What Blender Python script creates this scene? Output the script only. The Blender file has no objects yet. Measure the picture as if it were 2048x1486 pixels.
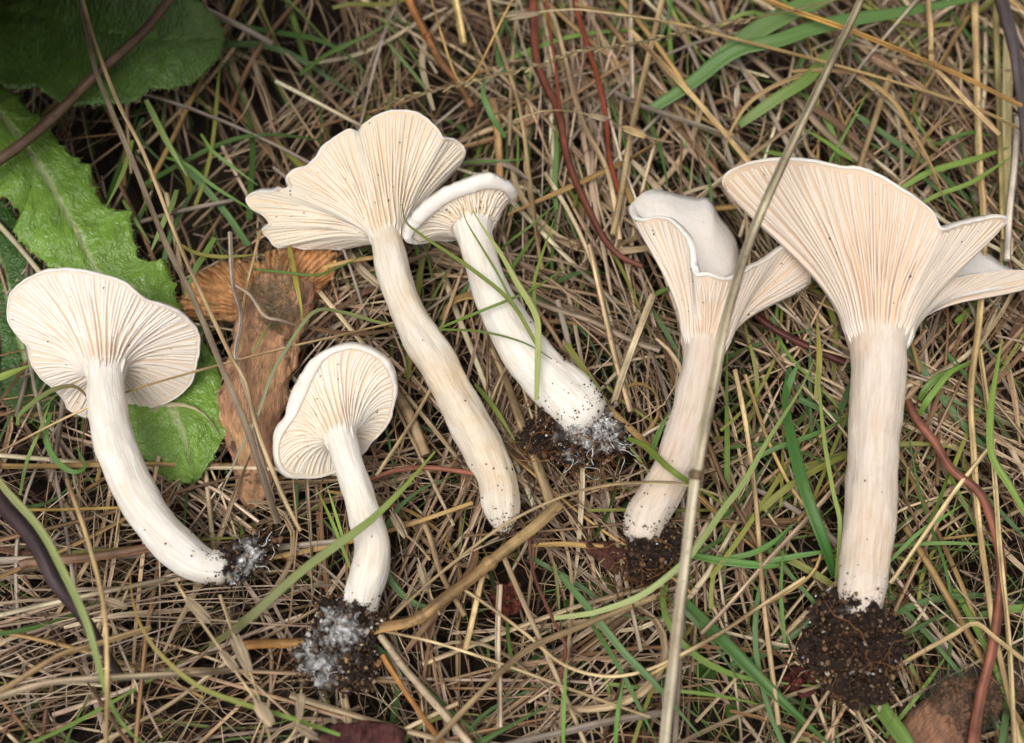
import bpy, math, random
import numpy as np
from mathutils import noise, Vector

# ------------------------------------------------------------------ camera, sky, sun, exposure
S = 0.01                                   # the code thinks in centimetres, Blender in metres
sc = bpy.context.scene
DIST, TILT = 27.0, math.radians(22)
CA, SA = math.cos(TILT), math.sin(TILT)
CAM = np.array([0.0, -DIST * SA, DIST * CA])
FWD = -CAM / DIST
RIGHT = np.array([1.0, 0, 0])
UP = np.array([0.0, CA, SA])
cam_d = bpy.data.cameras.new('camera')
cam = bpy.data.objects.new('camera', cam_d)
sc.collection.objects.link(cam)
cam.location = CAM * S
cam.rotation_euler = (TILT, 0, 0)
cam_d.sensor_width = 36
cam_d.lens = 36 * DIST / 20.48
cam_d.clip_start = 0.005
cam_d.clip_end = 50
cam_d.dof.use_dof = True
cam_d.dof.focus_distance = (DIST - 1.2) * S
cam_d.dof.aperture_fstop = 11
sc.camera = cam

SUN_EL, SUN_AZ = 70, 215                   # azimuth clockwise from +y: weak light through cloud, from behind the camera
w = bpy.data.worlds.new('World')
sc.world = w
w.use_nodes = True
wn, wl = w.node_tree.nodes, w.node_tree.links
wn.clear()
sky = wn.new('ShaderNodeTexSky')
sky.sky_type = 'NISHITA'
sky.sun_disc = False
sky.sun_elevation = math.radians(SUN_EL)
sky.sun_rotation = math.radians(SUN_AZ)
sky.air_density = 1.0
sky.dust_density = 6.0
sky.ozone_density = 1.0
hs = wn.new('ShaderNodeHueSaturation')     # cloud cover takes the blue out of the sky
hs.inputs['Saturation'].default_value = 0.18
bg = wn.new('ShaderNodeBackground')
bg.inputs['Strength'].default_value = 0.11
wo = wn.new('ShaderNodeOutputWorld')
wl.new(sky.outputs[0], hs.inputs['Color'])
wl.new(hs.outputs[0], bg.inputs['Color'])
wl.new(bg.outputs[0], wo.inputs['Surface'])
sd = bpy.data.lights.new('sun', 'SUN')
sd.energy = 1.4
sd.angle = math.radians(32)
sd.color = (1.0, 0.96, 0.9)
so = bpy.data.objects.new('sun', sd)
sc.collection.objects.link(so)
so.rotation_euler = (math.radians(90 - SUN_EL), 0, math.radians(180 - SUN_AZ))
so.location = (0, 0, 2)
sc.view_settings.view_transform = 'Standard'
sc.view_settings.look = 'None'
sc.view_settings.gamma = 1
sc.view_settings.exposure = 0.12
sc.cycles.use_denoising = True
sc.cycles.max_bounces = 8
sc.cycles.diffuse_bounces = 4

# ------------------------------------------------------------------ helpers
rng = np.random.default_rng(11)
random.seed(5)


def lin(h):
    c = lin0(h)
    if c[1] > c[0] and c[1] > c[2]:
        c = c * np.array([1.3, 1.0, .72])
        c = (.84 * c + .16 * c.mean()) * .95
    return c


def lin0(h):
    h = h.lstrip('#')
    o = []
    for i in (0, 2, 4):
        c = int(h[i:i + 2], 16) / 255
        o.append(c / 12.92 if c <= .04045 else ((c + .055) / 1.055) ** 2.4)
    return np.array(o)


def at(px, py, z=0.0):
    """photo pixel -> point of the place at height z (cm)"""
    d = FWD * DIST + RIGHT * (px - 1024) / 100 + UP * (743 - py) / 100
    return CAM + d * ((z - CAM[2]) / d[2])


def psc(p):
    return float(np.dot(np.asarray(p) - CAM, FWD)) / DIST


def pts3(L, z=0.5):
    return np.array([at(q[0], q[1], q[2] if len(q) > 2 else z) for q in L])


def cr(P, n, closed=False):
    """Catmull-Rom (centripetal-like resampling by arc length)"""
    P = np.asarray(P, float)
    if len(P) == 2 and not closed:
        t = np.linspace(0, 1, n)[:, None]
        return P[0] * (1 - t) + P[1] * t
    if closed:
        Q = np.vstack([P[-1], P, P[0], P[1]])
    else:
        Q = np.vstack([2 * P[0] - P[1], P, 2 * P[-1] - P[-2]])
    m = len(Q) - 3
    K = max(6, int(4 * n / m) + 2)
    out = []
    t = np.linspace(0, 1, K, endpoint=False)[:, None]
    for i in range(m):
        a, b, c, d = Q[i:i + 4]
        out.append(.5 * (2 * b + (c - a) * t + (2 * a - 5 * b + 4 * c - d) * t * t + (3 * b - a - 3 * c + d) * t ** 3))
    out.append(Q[-2][None])
    out = np.vstack(out)
    s = np.concatenate([[0], np.cumsum(np.linalg.norm(np.diff(out[:, :3], axis=0), axis=1))])
    q = np.linspace(0, s[-1], n + 1)[:-1] if closed else np.linspace(0, s[-1], n)
    return np.stack([np.interp(q, s, out[:, k]) for k in range(out.shape[1])], 1)


def unit(v):
    return v / (np.linalg.norm(v, axis=-1, keepdims=True) + 1e-12)


def tangents(P):
    return unit(np.gradient(P, axis=0))


def frame(P, ref=(0, 0, 1)):
    T = tangents(P)
    r = np.broadcast_to(np.asarray(ref, float), T.shape)
    s = np.cross(T, r)
    bad = np.linalg.norm(s, axis=1) < .15
    if bad.any():
        s[bad] = np.cross(T[bad], np.array([.3, .9, .1]))
    s = unit(s)
    return T, s, np.cross(s, T)


class MB:
    """collects geometry in cm, with a colour and a (across, along, random) coordinate per vertex"""

    def __init__(self):
        self.V, self.F4, self.F3, self.C, self.U, self.n = [], [], [], [], [], 0

    def add(self, V, F, col=(1, 1, 1), suv=None):
        V = np.asarray(V, float).reshape(-1, 3)
        F = np.asarray(F, int)
        if F.shape[1] == 4:
            self.F4.append(F + self.n)
        else:
            self.F3.append(F + self.n)
        c = np.broadcast_to(np.asarray(col, float), V.shape)
        self.C.append(c)
        self.U.append(np.zeros_like(V) if suv is None else np.asarray(suv, float).reshape(-1, 3))
        self.V.append(V)
        self.n += len(V)

    def mesh(self, name, mat, origin, smooth=True):
        V = (np.vstack(self.V) - origin) * S
        f4 = np.vstack(self.F4) if self.F4 else np.zeros((0, 4), int)
        f3 = np.vstack(self.F3) if self.F3 else np.zeros((0, 3), int)
        me = bpy.data.meshes.new(name)
        me.vertices.add(len(V))
        me.vertices.foreach_set('co', V.astype(np.float32).ravel())
        nl = f4.size + f3.size
        me.loops.add(nl)
        me.loops.foreach_set('vertex_index', np.concatenate([f4.ravel(), f3.ravel()]).astype(np.int32))
        npoly = len(f4) + len(f3)
        me.polygons.add(npoly)
        st = np.concatenate([np.arange(len(f4)) * 4, f4.size + np.arange(len(f3)) * 3]).astype(np.int32)
        me.polygons.foreach_set('loop_start', st)
        me.polygons.foreach_set('use_smooth', np.full(npoly, smooth))
        me.update(calc_edges=True)
        ca = me.attributes.new('Col', 'FLOAT_COLOR', 'POINT')
        C = np.hstack([np.vstack(self.C), np.ones((len(V), 1))]).astype(np.float32)
        ca.data.foreach_set('color', C.ravel())
        ua = me.attributes.new('suv', 'FLOAT_VECTOR', 'POINT')
        ua.data.foreach_set('vector', np.vstack(self.U).astype(np.float32).ravel())
        me.materials.append(mat)
        return me

    def obj(self, name, mat, origin=None, parent=None, smooth=True, kind=None):
        if origin is None:
            if parent is not None:
                origin = np.array(parent['_o'])
            else:
                A = np.vstack(self.V)
                origin = A[np.argmin(A[:, 2])]
        o = bpy.data.objects.new(name, self.mesh(name, mat, origin, smooth))
        sc.collection.objects.link(o)
        if parent is not None:
            o.parent = parent
            o['_o'] = list(map(float, origin))
        else:
            o.location = np.asarray(origin) * S
            o['_o'] = list(map(float, origin))
        if kind:
            o['kind'] = kind
        return o


def empty(name, origin):
    o = bpy.data.objects.new(name, None)
    o.empty_display_size = .005
    sc.collection.objects.link(o)
    o.location = np.asarray(origin) * S
    o['_o'] = list(map(float, origin))
    return o


def tag(o, label, cat, group=None):
    o['label'] = label
    o['category'] = cat
    if group:
        o['group'] = group
    return o


def gridf(n, m, closed=False):
    """quads of an n x m grid (closed: wraps in m)"""
    i = np.arange(n - 1)[:, None]
    j = np.arange(m if closed else m - 1)[None]
    j2 = (j + 1) % m
    return np.stack([i * m + j, i * m + j2, (i + 1) * m + j2, (i + 1) * m + j], -1).reshape(-1, 4)


_gf = {}


def gf(n, m, c):
    if (n, m, c) not in _gf:
        _gf[(n, m, c)] = gridf(n, m, c)
    return _gf[(n, m, c)]


def tube(mb, P, R, sides=6, col=(1, 1, 1), flat=1.0, rnd=0.0, ref=(0, 0, 1)):
    T, s, u = frame(P, ref)
    n = len(P)
    R = np.broadcast_to(np.asarray(R, float), (n,))
    a = np.linspace(0, 2 * np.pi, sides, endpoint=False) - np.pi / 2
    V = P[:, None] + R[:, None, None] * (np.cos(a)[None, :, None] * s[:, None] + flat * np.sin(a)[None, :, None] * u[:, None])
    L = np.concatenate([[0], np.cumsum(np.linalg.norm(np.diff(P, axis=0), axis=1))])
    suv = np.zeros((n, sides, 3))
    suv[:, :, 0] = (np.arange(sides) / sides)[None]
    suv[:, :, 1] = L[:, None]
    suv[:, :, 2] = rnd
    c = np.asarray(col, float)
    cs = np.broadcast_to(c[:, None] if c.ndim == 2 else c[None, None], (n, sides, 3))
    if sides >= 5:
        stripe = 1 + (rng.uniform(-.34, .26, sides) if sides != 16 else np.repeat(rng.uniform(-.5, .55, 8), 2))
        cs = cs * stripe[None, :, None] * (1 + .12 * rng.normal(size=(n, 1, 1)))
    mb.add(V, gf(n, sides, True), np.clip(cs, 0, .9).reshape(-1, 3), suv)
    if c.ndim == 2:
        c = np.repeat(c[:, None], sides, 1).reshape(-1, 3)
    # end caps
    for e, fl in ((0, True), (n - 1, False)):
        ring = V[e]
        ids = np.arange(sides)
        F = np.stack([ids, (ids + 1) % sides, np.full(sides, sides)], 1)
        if fl:
            F = F[:, ::-1]
        cc = c if c.ndim == 1 else c[e * sides]
        sv = np.zeros((sides + 1, 3))
        sv[:, 1] = L[e]
        sv[:, 2] = rnd
        mb.add(np.vstack([ring, P[e]]), F, cc * .7, sv)


def ribbon(mb, P, W, col=(1, 1, 1), fold=.25, tw0=0.0, tw1=0.0, rnd=0.0, ref=(0, 0, 1), thick=0.0):
    T, s, u = frame(P, ref)
    n = len(P)
    W = np.broadcast_to(np.asarray(W, float), (n,))
    a = np.linspace(tw0, tw1, n)[:, None]
    s2 = s * np.cos(a) + u * np.sin(a)
    u2 = -s * np.sin(a) + u * np.cos(a)
    L = np.concatenate([[0], np.cumsum(np.linalg.norm(np.diff(P, axis=0), axis=1))])
    xs = np.array([-1, -.5, 0, .5, 1.])
    lift = fold * np.array([1, .3, 0, .3, 1])
    V = P[:, None] + .5 * W[:, None, None] * (xs[None, :, None] * s2[:, None] + lift[None, :, None] * u2[:, None])
    suv = np.zeros((n, 5, 3))
    suv[:, :, 0] = xs[None]
    suv[:, :, 1] = L[:, None]
    suv[:, :, 2] = rnd
    c = np.asarray(col, float)
    if c.ndim == 2:
        c = np.repeat(c[:, None], 5, 1).reshape(-1, 3)
    if thick <= 0:
        mb.add(V, gf(n, 5, False), c, suv)
    else:
        V2 = V - u2[:, None] * thick
        VV = np.concatenate([V, V2[:, ::-1]], 1)
        sv = np.concatenate([suv, suv[:, ::-1]], 1)
        if c.ndim == 2:
            c = np.repeat(c.reshape(n, 5, 3)[:, :1], 10, 1).reshape(-1, 3)
        mb.add(VV, gf(n, 10, True), c, sv)


def fbm(x, y, z, o=3):
    return noise.fractal(Vector((x, y, z)), 1.0, 2.0, o)


# ------------------------------------------------------------------ materials
def new_mat(name):
    m = bpy.data.materials.new(name)
    m.use_nodes = True
    nt = m.node_tree
    nt.nodes.clear()
    out = nt.nodes.new('ShaderNodeOutputMaterial')
    b = nt.nodes.new('ShaderNodeBsdfPrincipled')
    nt.links.new(b.outputs[0], out.inputs[0])
    return m, nt, b, out


def N(nt, t, **kw):
    n = nt.nodes.new(t)
    for k, v in kw.items():
        if k.startswith('i_'):
            n.inputs[k[2:]].default_value = v
        else:
            setattr(n, k, v)
    return n


def attr(nt, name):
    return N(nt, 'ShaderNodeAttribute', attribute_name=name)


def vmul(nt, src, v):
    m = N(nt, 'ShaderNodeVectorMath', operation='MULTIPLY')
    nt.links.new(src, m.inputs[0])
    m.inputs[1].default_value = v
    return m.outputs[0]


def nz(nt, vec, scale, detail=3, rough=.55):
    t = N(nt, 'ShaderNodeTexNoise')
    t.inputs['Scale'].default_value = scale
    t.inputs['Detail'].default_value = detail
    t.inputs['Roughness'].default_value = rough
    nt.links.new(vec, t.inputs['Vector'])
    return t.outputs['Fac']


def ramp(nt, src, stops):
    r = N(nt, 'ShaderNodeValToRGB')
    e = r.color_ramp.elements
    while len(e) < len(stops):
        e.new(.5)
    for k, (p, c) in enumerate(stops):
        e[k].position = p
        e[k].color = (*c, 1) if hasattr(c, '__len__') else (c, c, c, 1)
    nt.links.new(src, r.inputs[0])
    return r.outputs[0]


def mix(nt, fac, a, b, mode='MIX'):
    m = N(nt, 'ShaderNodeMix', data_type='RGBA', blend_type=mode)
    for s, i in ((fac, 0), (a, 6), (b, 7)):
        if isinstance(s, (int, float)):
            m.inputs[i].default_value = s if i == 0 else (s, s, s, 1)
        elif isinstance(s, (tuple, list, np.ndarray)):
            m.inputs[i].default_value = (*s, 1)
        else:
            nt.links.new(s, m.inputs[i])
    return m.outputs[2]


def bump(nt, b, h, strength, dist):
    n = N(nt, 'ShaderNodeBump')
    n.inputs['Strength'].default_value = strength
    n.inputs['Distance'].default_value = dist
    nt.links.new(h, n.inputs['Height'])
    nt.links.new(n.outputs[0], b.inputs['Normal'])


def m_straw():
    m, nt, b, out = new_mat('dry_straw')
    c, s = attr(nt, 'Col').outputs['Color'], attr(nt, 'suv').outputs['Vector']
    st = nz(nt, vmul(nt, s, (2.8, .3, 9)), 2.0, 4)
    c1 = mix(nt, 1, c, ramp(nt, st, [(.3, .42), (.5, .95), (.7, 1.32)]), 'MULTIPLY')
    sp = nz(nt, vmul(nt, s, (3, 3.2, 17)), 3.0, 4, .7)
    c2 = mix(nt, ramp(nt, sp, [(.57, 0.), (.70, .75)]), c1, (.07, .042, .028))
    bl = nz(nt, vmul(nt, s, (.5, .5, 23)), 1.3, 2)
    c3 = mix(nt, 1, c2, ramp(nt, bl, [(.32, (.6, .52, .46)), (.65, (1.14, 1.12, 1.06))]), 'MULTIPLY')
    nt.links.new(c3, b.inputs['Base Color'])
    b.inputs['Roughness'].default_value = .5
    b.inputs['Specular IOR Level'].default_value = .35
    bump(nt, b, st, .8, .0004)
    return m


def m_grass():
    m, nt, b, out = new_mat('green_grass')
    c, s = attr(nt, 'Col').outputs['Color'], attr(nt, 'suv').outputs['Vector']
    st = nz(nt, vmul(nt, s, (5, .25, 9)), 2.4, 2)
    c1 = mix(nt, 1, c, ramp(nt, st, [(.3, .72), (.7, 1.18)]), 'MULTIPLY')
    bl = nz(nt, vmul(nt, s, (.6, 1.2, 13)), 1.4, 3)
    c2 = mix(nt, ramp(nt, bl, [(.58, 0.), (.8, .55)]), c1, (.24, .22, .05))
    nt.links.new(c2, b.inputs['Base Color'])
    b.inputs['Roughness'].default_value = .42
    b.inputs['Specular IOR Level'].default_value = .45
    bump(nt, b, st, .35, .0002)
    tr = N(nt, 'ShaderNodeBsdfTranslucent')
    nt.links.new(c2, tr.inputs['Color'])
    mx = N(nt, 'ShaderNodeMixShader')
    mx.inputs[0].default_value = .18
    nt.links.new(b.outputs[0], mx.inputs[1])
    nt.links.new(tr.outputs[0], mx.inputs[2])
    nt.links.new(mx.outputs[0], out.inputs[0])
    return m


def m_leaf():
    m, nt, b, out = new_mat('broad_leaf')
    c, s = attr(nt, 'Col').outputs['Color'], attr(nt, 'suv').outputs['Vector']
    n1 = nz(nt, vmul(nt, s, (1.6, 1.1, 1)), 1.6, 4)
    c1 = mix(nt, 1, c, ramp(nt, n1, [(.3, .8), (.7, 1.18)]), 'MULTIPLY')
    n2 = nz(nt, vmul(nt, s, (4.2, 3.2, 5)), 2.6, 2)
    sp = nz(nt, vmul(nt, s, (6, 4.5, 3)), 3.2, 2)
    c2 = mix(nt, ramp(nt, sp, [(.68, 0.), (.76, .5)]), c1, (.04, .05, .015))
    # pale midrib and side veins
    sx = N(nt, 'ShaderNodeSeparateXYZ')
    nt.links.new(s, sx.inputs[0])
    ab = N(nt, 'ShaderNodeMath', operation='ABSOLUTE')
    nt.links.new(sx.outputs[0], ab.inputs[0])
    mr = ramp(nt, ab.outputs[0], [(.05, .85), (.12, 0.)])
    c3 = mix(nt, mr, c2, (.44, .52, .24))
    nt.links.new(c3, b.inputs['Base Color'])
    b.inputs['Roughness'].default_value = .24
    b.inputs['Specular IOR Level'].default_value = .6
    bump(nt, b, n2, .8, .0010)
    tr = N(nt, 'ShaderNodeBsdfTranslucent')
    nt.links.new(c3, tr.inputs['Color'])
    mx = N(nt, 'ShaderNodeMixShader')
    mx.inputs[0].default_value = .2
    nt.links.new(b.outputs[0], mx.inputs[1])
    nt.links.new(tr.outputs[0], mx.inputs[2])
    nt.links.new(mx.outputs[0], out.inputs[0])
    return m


def m_flesh(name, base, stain, amount, streak=True, sss=.25, rough=.55):
    m, nt, b, out = new_mat(name)
    s = attr(nt, 'suv').outputs['Vector']
    g = N(nt, 'ShaderNodeTexCoord').outputs['Object']
    big = nz(nt, vmul(nt, g, (1, 1, 1)), 95, 4, .6)
    c = mix(nt, ramp(nt, big, [(.45, 0.), (.75, amount)]), base, stain)
    if streak:
        st = nz(nt, vmul(nt, s, (26, .9, 3)), 1.7, 5, .65)
        c = mix(nt, 1, c, ramp(nt, st, [(.32, (.88, .82, .74)), (.55, (1.02, 1.02, 1.02))]), 'MULTIPLY')
        br = nz(nt, vmul(nt, s, (3.5, 1.6, 5)), 1.9, 5, .7)
        c = mix(nt, ramp(nt, br, [(.60, 0.), (.75, .38)]), c, (.62, .45, .27))
    sp = nz(nt, g, 620, 3, .6)
    c = mix(nt, ramp(nt, sp, [(.69, 0.), (.76, .35)]), c, (.36, .2, .1))
    nt.links.new(c, b.inputs['Base Color'])
    b.inputs['Roughness'].default_value = rough
    b.inputs['Specular IOR Level'].default_value = .3
    b.inputs['Subsurface Weight'].default_value = sss
    b.inputs['Subsurface Radius'].default_value = (1.0, .62, .38)
    b.inputs['Subsurface Scale'].default_value = .0012
    h = nz(nt, vmul(nt, s, (30, 1.0, 3)), 2.3, 5, .65) if streak else nz(nt, g, 420, 5, .65)
    bump(nt, b, h, .6, .0005)
    return m


def m_gill():
    m, nt, b, out = new_mat('gill_flesh')
    c, s = attr(nt, 'Col').outputs['Color'], attr(nt, 'suv').outputs['Vector']
    g = N(nt, 'ShaderNodeTexCoord').outputs['Object']
    big = nz(nt, g, 75, 3)
    c = mix(nt, 1, c, ramp(nt, big, [(.35, (1.02, 1.01, 1.0)), (.7, (.97, .93, .87))]), 'MULTIPLY')
    nt.links.new(c, b.inputs['Base Color'])
    b.inputs['Roughness'].default_value = .6
    b.inputs['Specular IOR Level'].default_value = .25
    b.inputs['Subsurface Weight'].default_value = .2
    b.inputs['Subsurface Radius'].default_value = (1.0, .8, .6)
    b.inputs['Subsurface Scale'].default_value = .0006
    return m


def m_soil():
    m, nt, b, out = new_mat('soil_crumb')
    c = attr(nt, 'Col').outputs['Color']
    g = N(nt, 'ShaderNodeTexCoord').outputs['Object']
    n1 = nz(nt, g, 900, 4, .65)
    c1 = mix(nt, 1, c, ramp(nt, n1, [(.3, .5), (.7, 1.35)]), 'MULTIPLY')
    nt.links.new(c1, b.inputs['Base Color'])
    b.inputs['Roughness'].default_value = .8
    b.inputs['Specular IOR Level'].default_value = .3
    bump(nt, b, n1, .6, .0004)
    return m


def m_ground():
    m, nt, b, out = new_mat('dark_soil')
    g = N(nt, 'ShaderNodeTexCoord').outputs['Object']
    n1 = nz(nt, g, 130, 6, .65)
    n2 = nz(nt, g, 900, 4, .65)
    c = ramp(nt, n1, [(.3, (.020, .013, .009)), (.55, (.055, .035, .022)), (.75, (.10, .068, .042))])
    c = mix(nt, 1, c, ramp(nt, n2, [(.3, .5), (.7, 1.4)]), 'MULTIPLY')
    nt.links.new(c, b.inputs['Base Color'])
    b.inputs['Roughness'].default_value = .9
    bump(nt, b, n2, .8, .001)
    return m


def m_rot(name, stops, sx, rough=.75, bs=.0008):
    m, nt, b, out = new_mat(name)
    c0, s = attr(nt, 'Col').outputs['Color'], attr(nt, 'suv').outputs['Vector']
    g = N(nt, 'ShaderNodeTexCoord').outputs['Object']
    n1 = nz(nt, vmul(nt, s, sx), 2.0, 5, .65)
    c = mix(nt, 1, c0, ramp(nt, n1, stops), 'MULTIPLY')
    n2 = nz(nt, g, 260, 4, .6)
    c = mix(nt, ramp(nt, n2, [(.62, 0.), (.70, .8)]), c, (.06, .03, .022))
    n3 = nz(nt, vmul(nt, g, (1, .35, 1)), 700, 6, .7)
    c = mix(nt, 1, c, ramp(nt, n3, [(.3, (.45, .4, .38)), (.5, (1, 1, 1)), (.72, (1.5, 1.42, 1.3))]), 'MULTIPLY')
    nt.links.new(c, b.inputs['Base Color'])
    b.inputs['Roughness'].default_value = rough
    ad = N(nt, 'ShaderNodeMath', operation='ADD')
    nt.links.new(n1, ad.inputs[0])
    nt.links.new(n3, ad.inputs[1])
    bump(nt, b, ad.outputs[0], 1.0, bs)
    return m


M_STRAW, M_GRASS, M_LEAF, M_SOIL, M_GROUND, M_GILL = m_straw(), m_grass(), m_leaf(), m_soil(), m_ground(), m_gill()
M_STEM = m_flesh('stem_flesh', (.78, .71, .61), (.72, .53, .31), .85)
M_STEM_WHITE = m_flesh('white_stem_flesh', (.86, .82, .75), (.80, .66, .46), .4)
M_STEM_PINK = m_flesh('pinkish_stem_flesh', (.735, .64, .55), (.71, .54, .39), .75)
M_CAP = m_flesh('cap_flesh', (.83, .78, .72), (.75, .60, .44), .5, streak=False)
M_ROTCAP = m_rot('rotten_fibre', [(.3, (.62, .55, .48)), (.6, (1, 1, 1)), (.8, (1.2, 1.15, 1.0))], (12, .9, 1), bs=.0005)
M_BARK = m_rot('rotten_bark', [(.3, (.4, .35, .33)), (.6, (1, 1, 1)), (.8, (1.35, 1.2, 1.1))], (6, 1.0, 1))

# ------------------------------------------------------------------ the ground
gx = np.concatenate([-np.geomspace(200, 17, 8), np.linspace(-16, 16, 120), np.geomspace(17, 200, 8)])
gy = np.concatenate([-np.geomspace(200, 15, 8), np.linspace(-14, 16, 112), np.geomspace(17, 200, 8)])
mb = MB()
GX, GY = np.meshgrid(gx, gy)
GZ = np.array([[-2.5 + .45 * fbm(x * .22, y * .22, 3.1, 4) + .16 * fbm(x * 1.1, y * 1.1, 7, 3) for x in gx] for y in gy])
mb.add(np.stack([GX, GY, GZ], -1), gridf(len(gy), len(gx)))
g = mb.obj('ground', M_GROUND, origin=np.zeros(3))
g['kind'] = 'structure'


def gz(x, y):
    return -2.5 + .45 * fbm(x * .22, y * .22, 3.1, 4) + .16 * fbm(x * 1.1, y * 1.1, 7, 3)


# ------------------------------------------------------------------ the litter: loose strands nobody could count
STRAW = [lin(c) for c in ('#cbb894', '#b59c78', '#a58d70', '#8f7760', '#d6c9ae', '#a89b8e', '#7a5c48', '#94744c', '#bfad8e', '#b5a899', '#c9b9a4')]
STRAW = [(.82 * c + .18 * c.mean()) * np.array([1.04, .95, .90]) for c in STRAW]
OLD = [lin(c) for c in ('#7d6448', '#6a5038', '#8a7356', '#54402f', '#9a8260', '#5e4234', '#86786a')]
GREEN = [lin(c) for c in ('#5f8a3a', '#4f7a34', '#6f9a44', '#44692f', '#7fa64a', '#8a9a48')]
# (px, py, radius px, keep): places where the photograph shows gaps in the litter
GAPS = [(340, 310, 210, .10), (260, 370, 130, .1), (470, 150, 120, .4), (1500, 1330, 120, .35), (1200, 1400, 110, .5),
        (1080, 1180, 90, .6), (650, 330, 100, .55), (620, 60, 120, .6)]
GAPW = [(at(a, b, 0), r / 100 * psc(at(a, b, 0)), k) for a, b, r, k in GAPS]


def keep(x, y):
    for c, r, k in GAPW:
        if (x - c[0]) ** 2 + (y - c[1]) ** 2 < r * r:
            if random.random() > k:
                return False
    return True


def heading(x, y):
    """main lie of the straw, in radians, by region"""
    r = random.random()
    if y > 2:                                   # far side: combed down towards the mushrooms
        base = random.choice([-62, -55, -68, 75, 100, -40, 62, 25])
    elif x < -4 and y < -2:
        base = random.choice([12, 25, -35, -55, 70, 0, 40])
    elif x > 4:
        base = random.choice([60, 45, -70, -60, 95, 20, -35])
    else:
        base = random.choice([-60, -45, 40, 20, 75, -75, 5, 100])
    return math.radians(base + random.gauss(0, 14))


def strand_path(x, y, z0, L, n, curl, pitch, head=None):
    h = heading(x, y) if head is None else head
    k = np.linspace(-.5, .5, n)
    da = curl * k + .3 * curl * np.sin(k * random.uniform(2, 6) + random.uniform(0, 6))
    ang = h + da
    ds = L / (n - 1)
    dx = np.cumsum(np.cos(ang)) * ds
    dy = np.cumsum(np.sin(ang)) * ds
    dx -= dx.mean()
    dy -= dy.mean()
    zz = z0 + pitch * L * k + .06 * np.sin(k * random.uniform(3, 9) + random.uniform(0, 6)) * min(L, 3)
    return np.stack([x + dx, y + dy, zz], 1)


def rpos():
    return random.uniform(-15, 15), random.uniform(-12, 14)


def litter(mb, count, zlo, zhi, pal, wlo, whi, llo, lhi, kind, zc=.3, dim=1.0):
    for _ in range(count):
        x, y = rpos()
        if not keep(x, y):
            continue
        z = random.uniform(zlo, zhi)
        L = random.uniform(llo, lhi)
        if kind == 'fine':
            P = strand_path(x, y, z, L, 8, random.gauss(0, 1.6), random.gauss(0, .12))
            P[:, 2] = np.minimum(P[:, 2], zc)
            tube(mb, P, random.uniform(wlo, whi) / 2 * np.linspace(1, .6, 8), 4, pal[random.randrange(len(pal))] * dim * random.uniform(.75, 1.15), rnd=random.random() * 9)
        elif kind == 'culm':
            P = strand_path(x, y, z, L, 6, random.gauss(0, .22), random.gauss(0, .10))
            P[:, 2] = np.minimum(P[:, 2], zc)
            tube(mb, P, random.uniform(wlo, whi) / 2 * np.linspace(1, random.uniform(.7, 1), 6), 6, pal[random.randrange(len(pal))] * dim * random.uniform(.8, 1.12), flat=random.uniform(.6, 1), rnd=random.random() * 9)
        else:
            P = strand_path(x, y, z, L, 9, random.gauss(0, .9), random.gauss(0, .12))
            P[:, 2] = np.minimum(P[:, 2], zc)
            W = random.uniform(wlo, whi) * np.sin(np.linspace(.35, 3.0, 9)) ** .6
            t0 = random.gauss(0, .5)
            ribbon(mb, P, W, pal[random.randrange(len(pal))] * dim * random.uniform(.8, 1.12), random.uniform(.1, .7), t0, t0 + random.gauss(0, 1.3), rnd=random.random() * 9)


mb = MB()
litter(mb, 800, -2.4, -1.4, OLD, .05, .13, 2, 6, 'culm', dim=.2)  # decayed brown, dimmed further: the shade of the gaps put into the colour
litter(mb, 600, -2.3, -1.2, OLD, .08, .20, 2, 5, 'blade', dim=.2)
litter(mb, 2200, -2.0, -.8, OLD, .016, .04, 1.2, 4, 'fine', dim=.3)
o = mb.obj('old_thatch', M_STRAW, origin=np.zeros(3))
tag(o, 'dark brown matted old thatch, colour dimmed for gap shade, deep beneath the pale straws', 'thatch')
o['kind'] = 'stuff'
mb = MB()
litter(mb, 560, -.6, .12, STRAW, .03, .10, 3, 9, 'culm', .25, dim=1.3)
litter(mb, 360, -.6, .1, STRAW, .04, .13, 2.5, 6, 'blade', .25, dim=1.3)
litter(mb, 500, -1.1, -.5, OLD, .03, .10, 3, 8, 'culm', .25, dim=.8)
litter(mb, 2900, -.7, .2, STRAW + OLD, .011, .032, 1.5, 5, 'fine', .3, dim=1.3)
for _ in range(85):                            # tufts: strands that fell together
    x, y = rpos()
    if not keep(x, y):
        continue
    hd, zb, cb = heading(x, y), random.uniform(-.45, .15), STRAW[random.randrange(len(STRAW))]
    for _k in range(random.randint(8, 20)):
        ox, oy = random.gauss(0, .45), random.gauss(0, .45)
        n_ = 9
        P = strand_path(x + ox, y + oy, zb + random.gauss(0, .08), random.uniform(3, 8.5), n_, random.gauss(0, .25), random.gauss(0, .03), hd + random.gauss(0, .12))
        P[:, 2] = np.minimum(P[:, 2], .3)
        cc = (cb * .6 + STRAW[random.randrange(len(STRAW))] * .4) * random.uniform(1.0, 1.5)
        if random.random() < .6:
            tube(mb, P, random.uniform(.02, .065) / 2 * np.linspace(1, .6, n_), 5, cc, rnd=random.random() * 9)
        else:
            ribbon(mb, P, random.uniform(.03, .10) * np.sin(np.linspace(.4, 3.0, n_)) ** .6, cc, random.uniform(.2, .8), random.gauss(0, .5), random.gauss(0, 1.2), rnd=random.random() * 9)
o = mb.obj('straw_litter', M_STRAW, origin=np.zeros(3))
tag(o, 'tangled layer of fine pale dry grass covering the soil', 'dry grass')
o['kind'] = 'stuff'
mb = MB()
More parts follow.
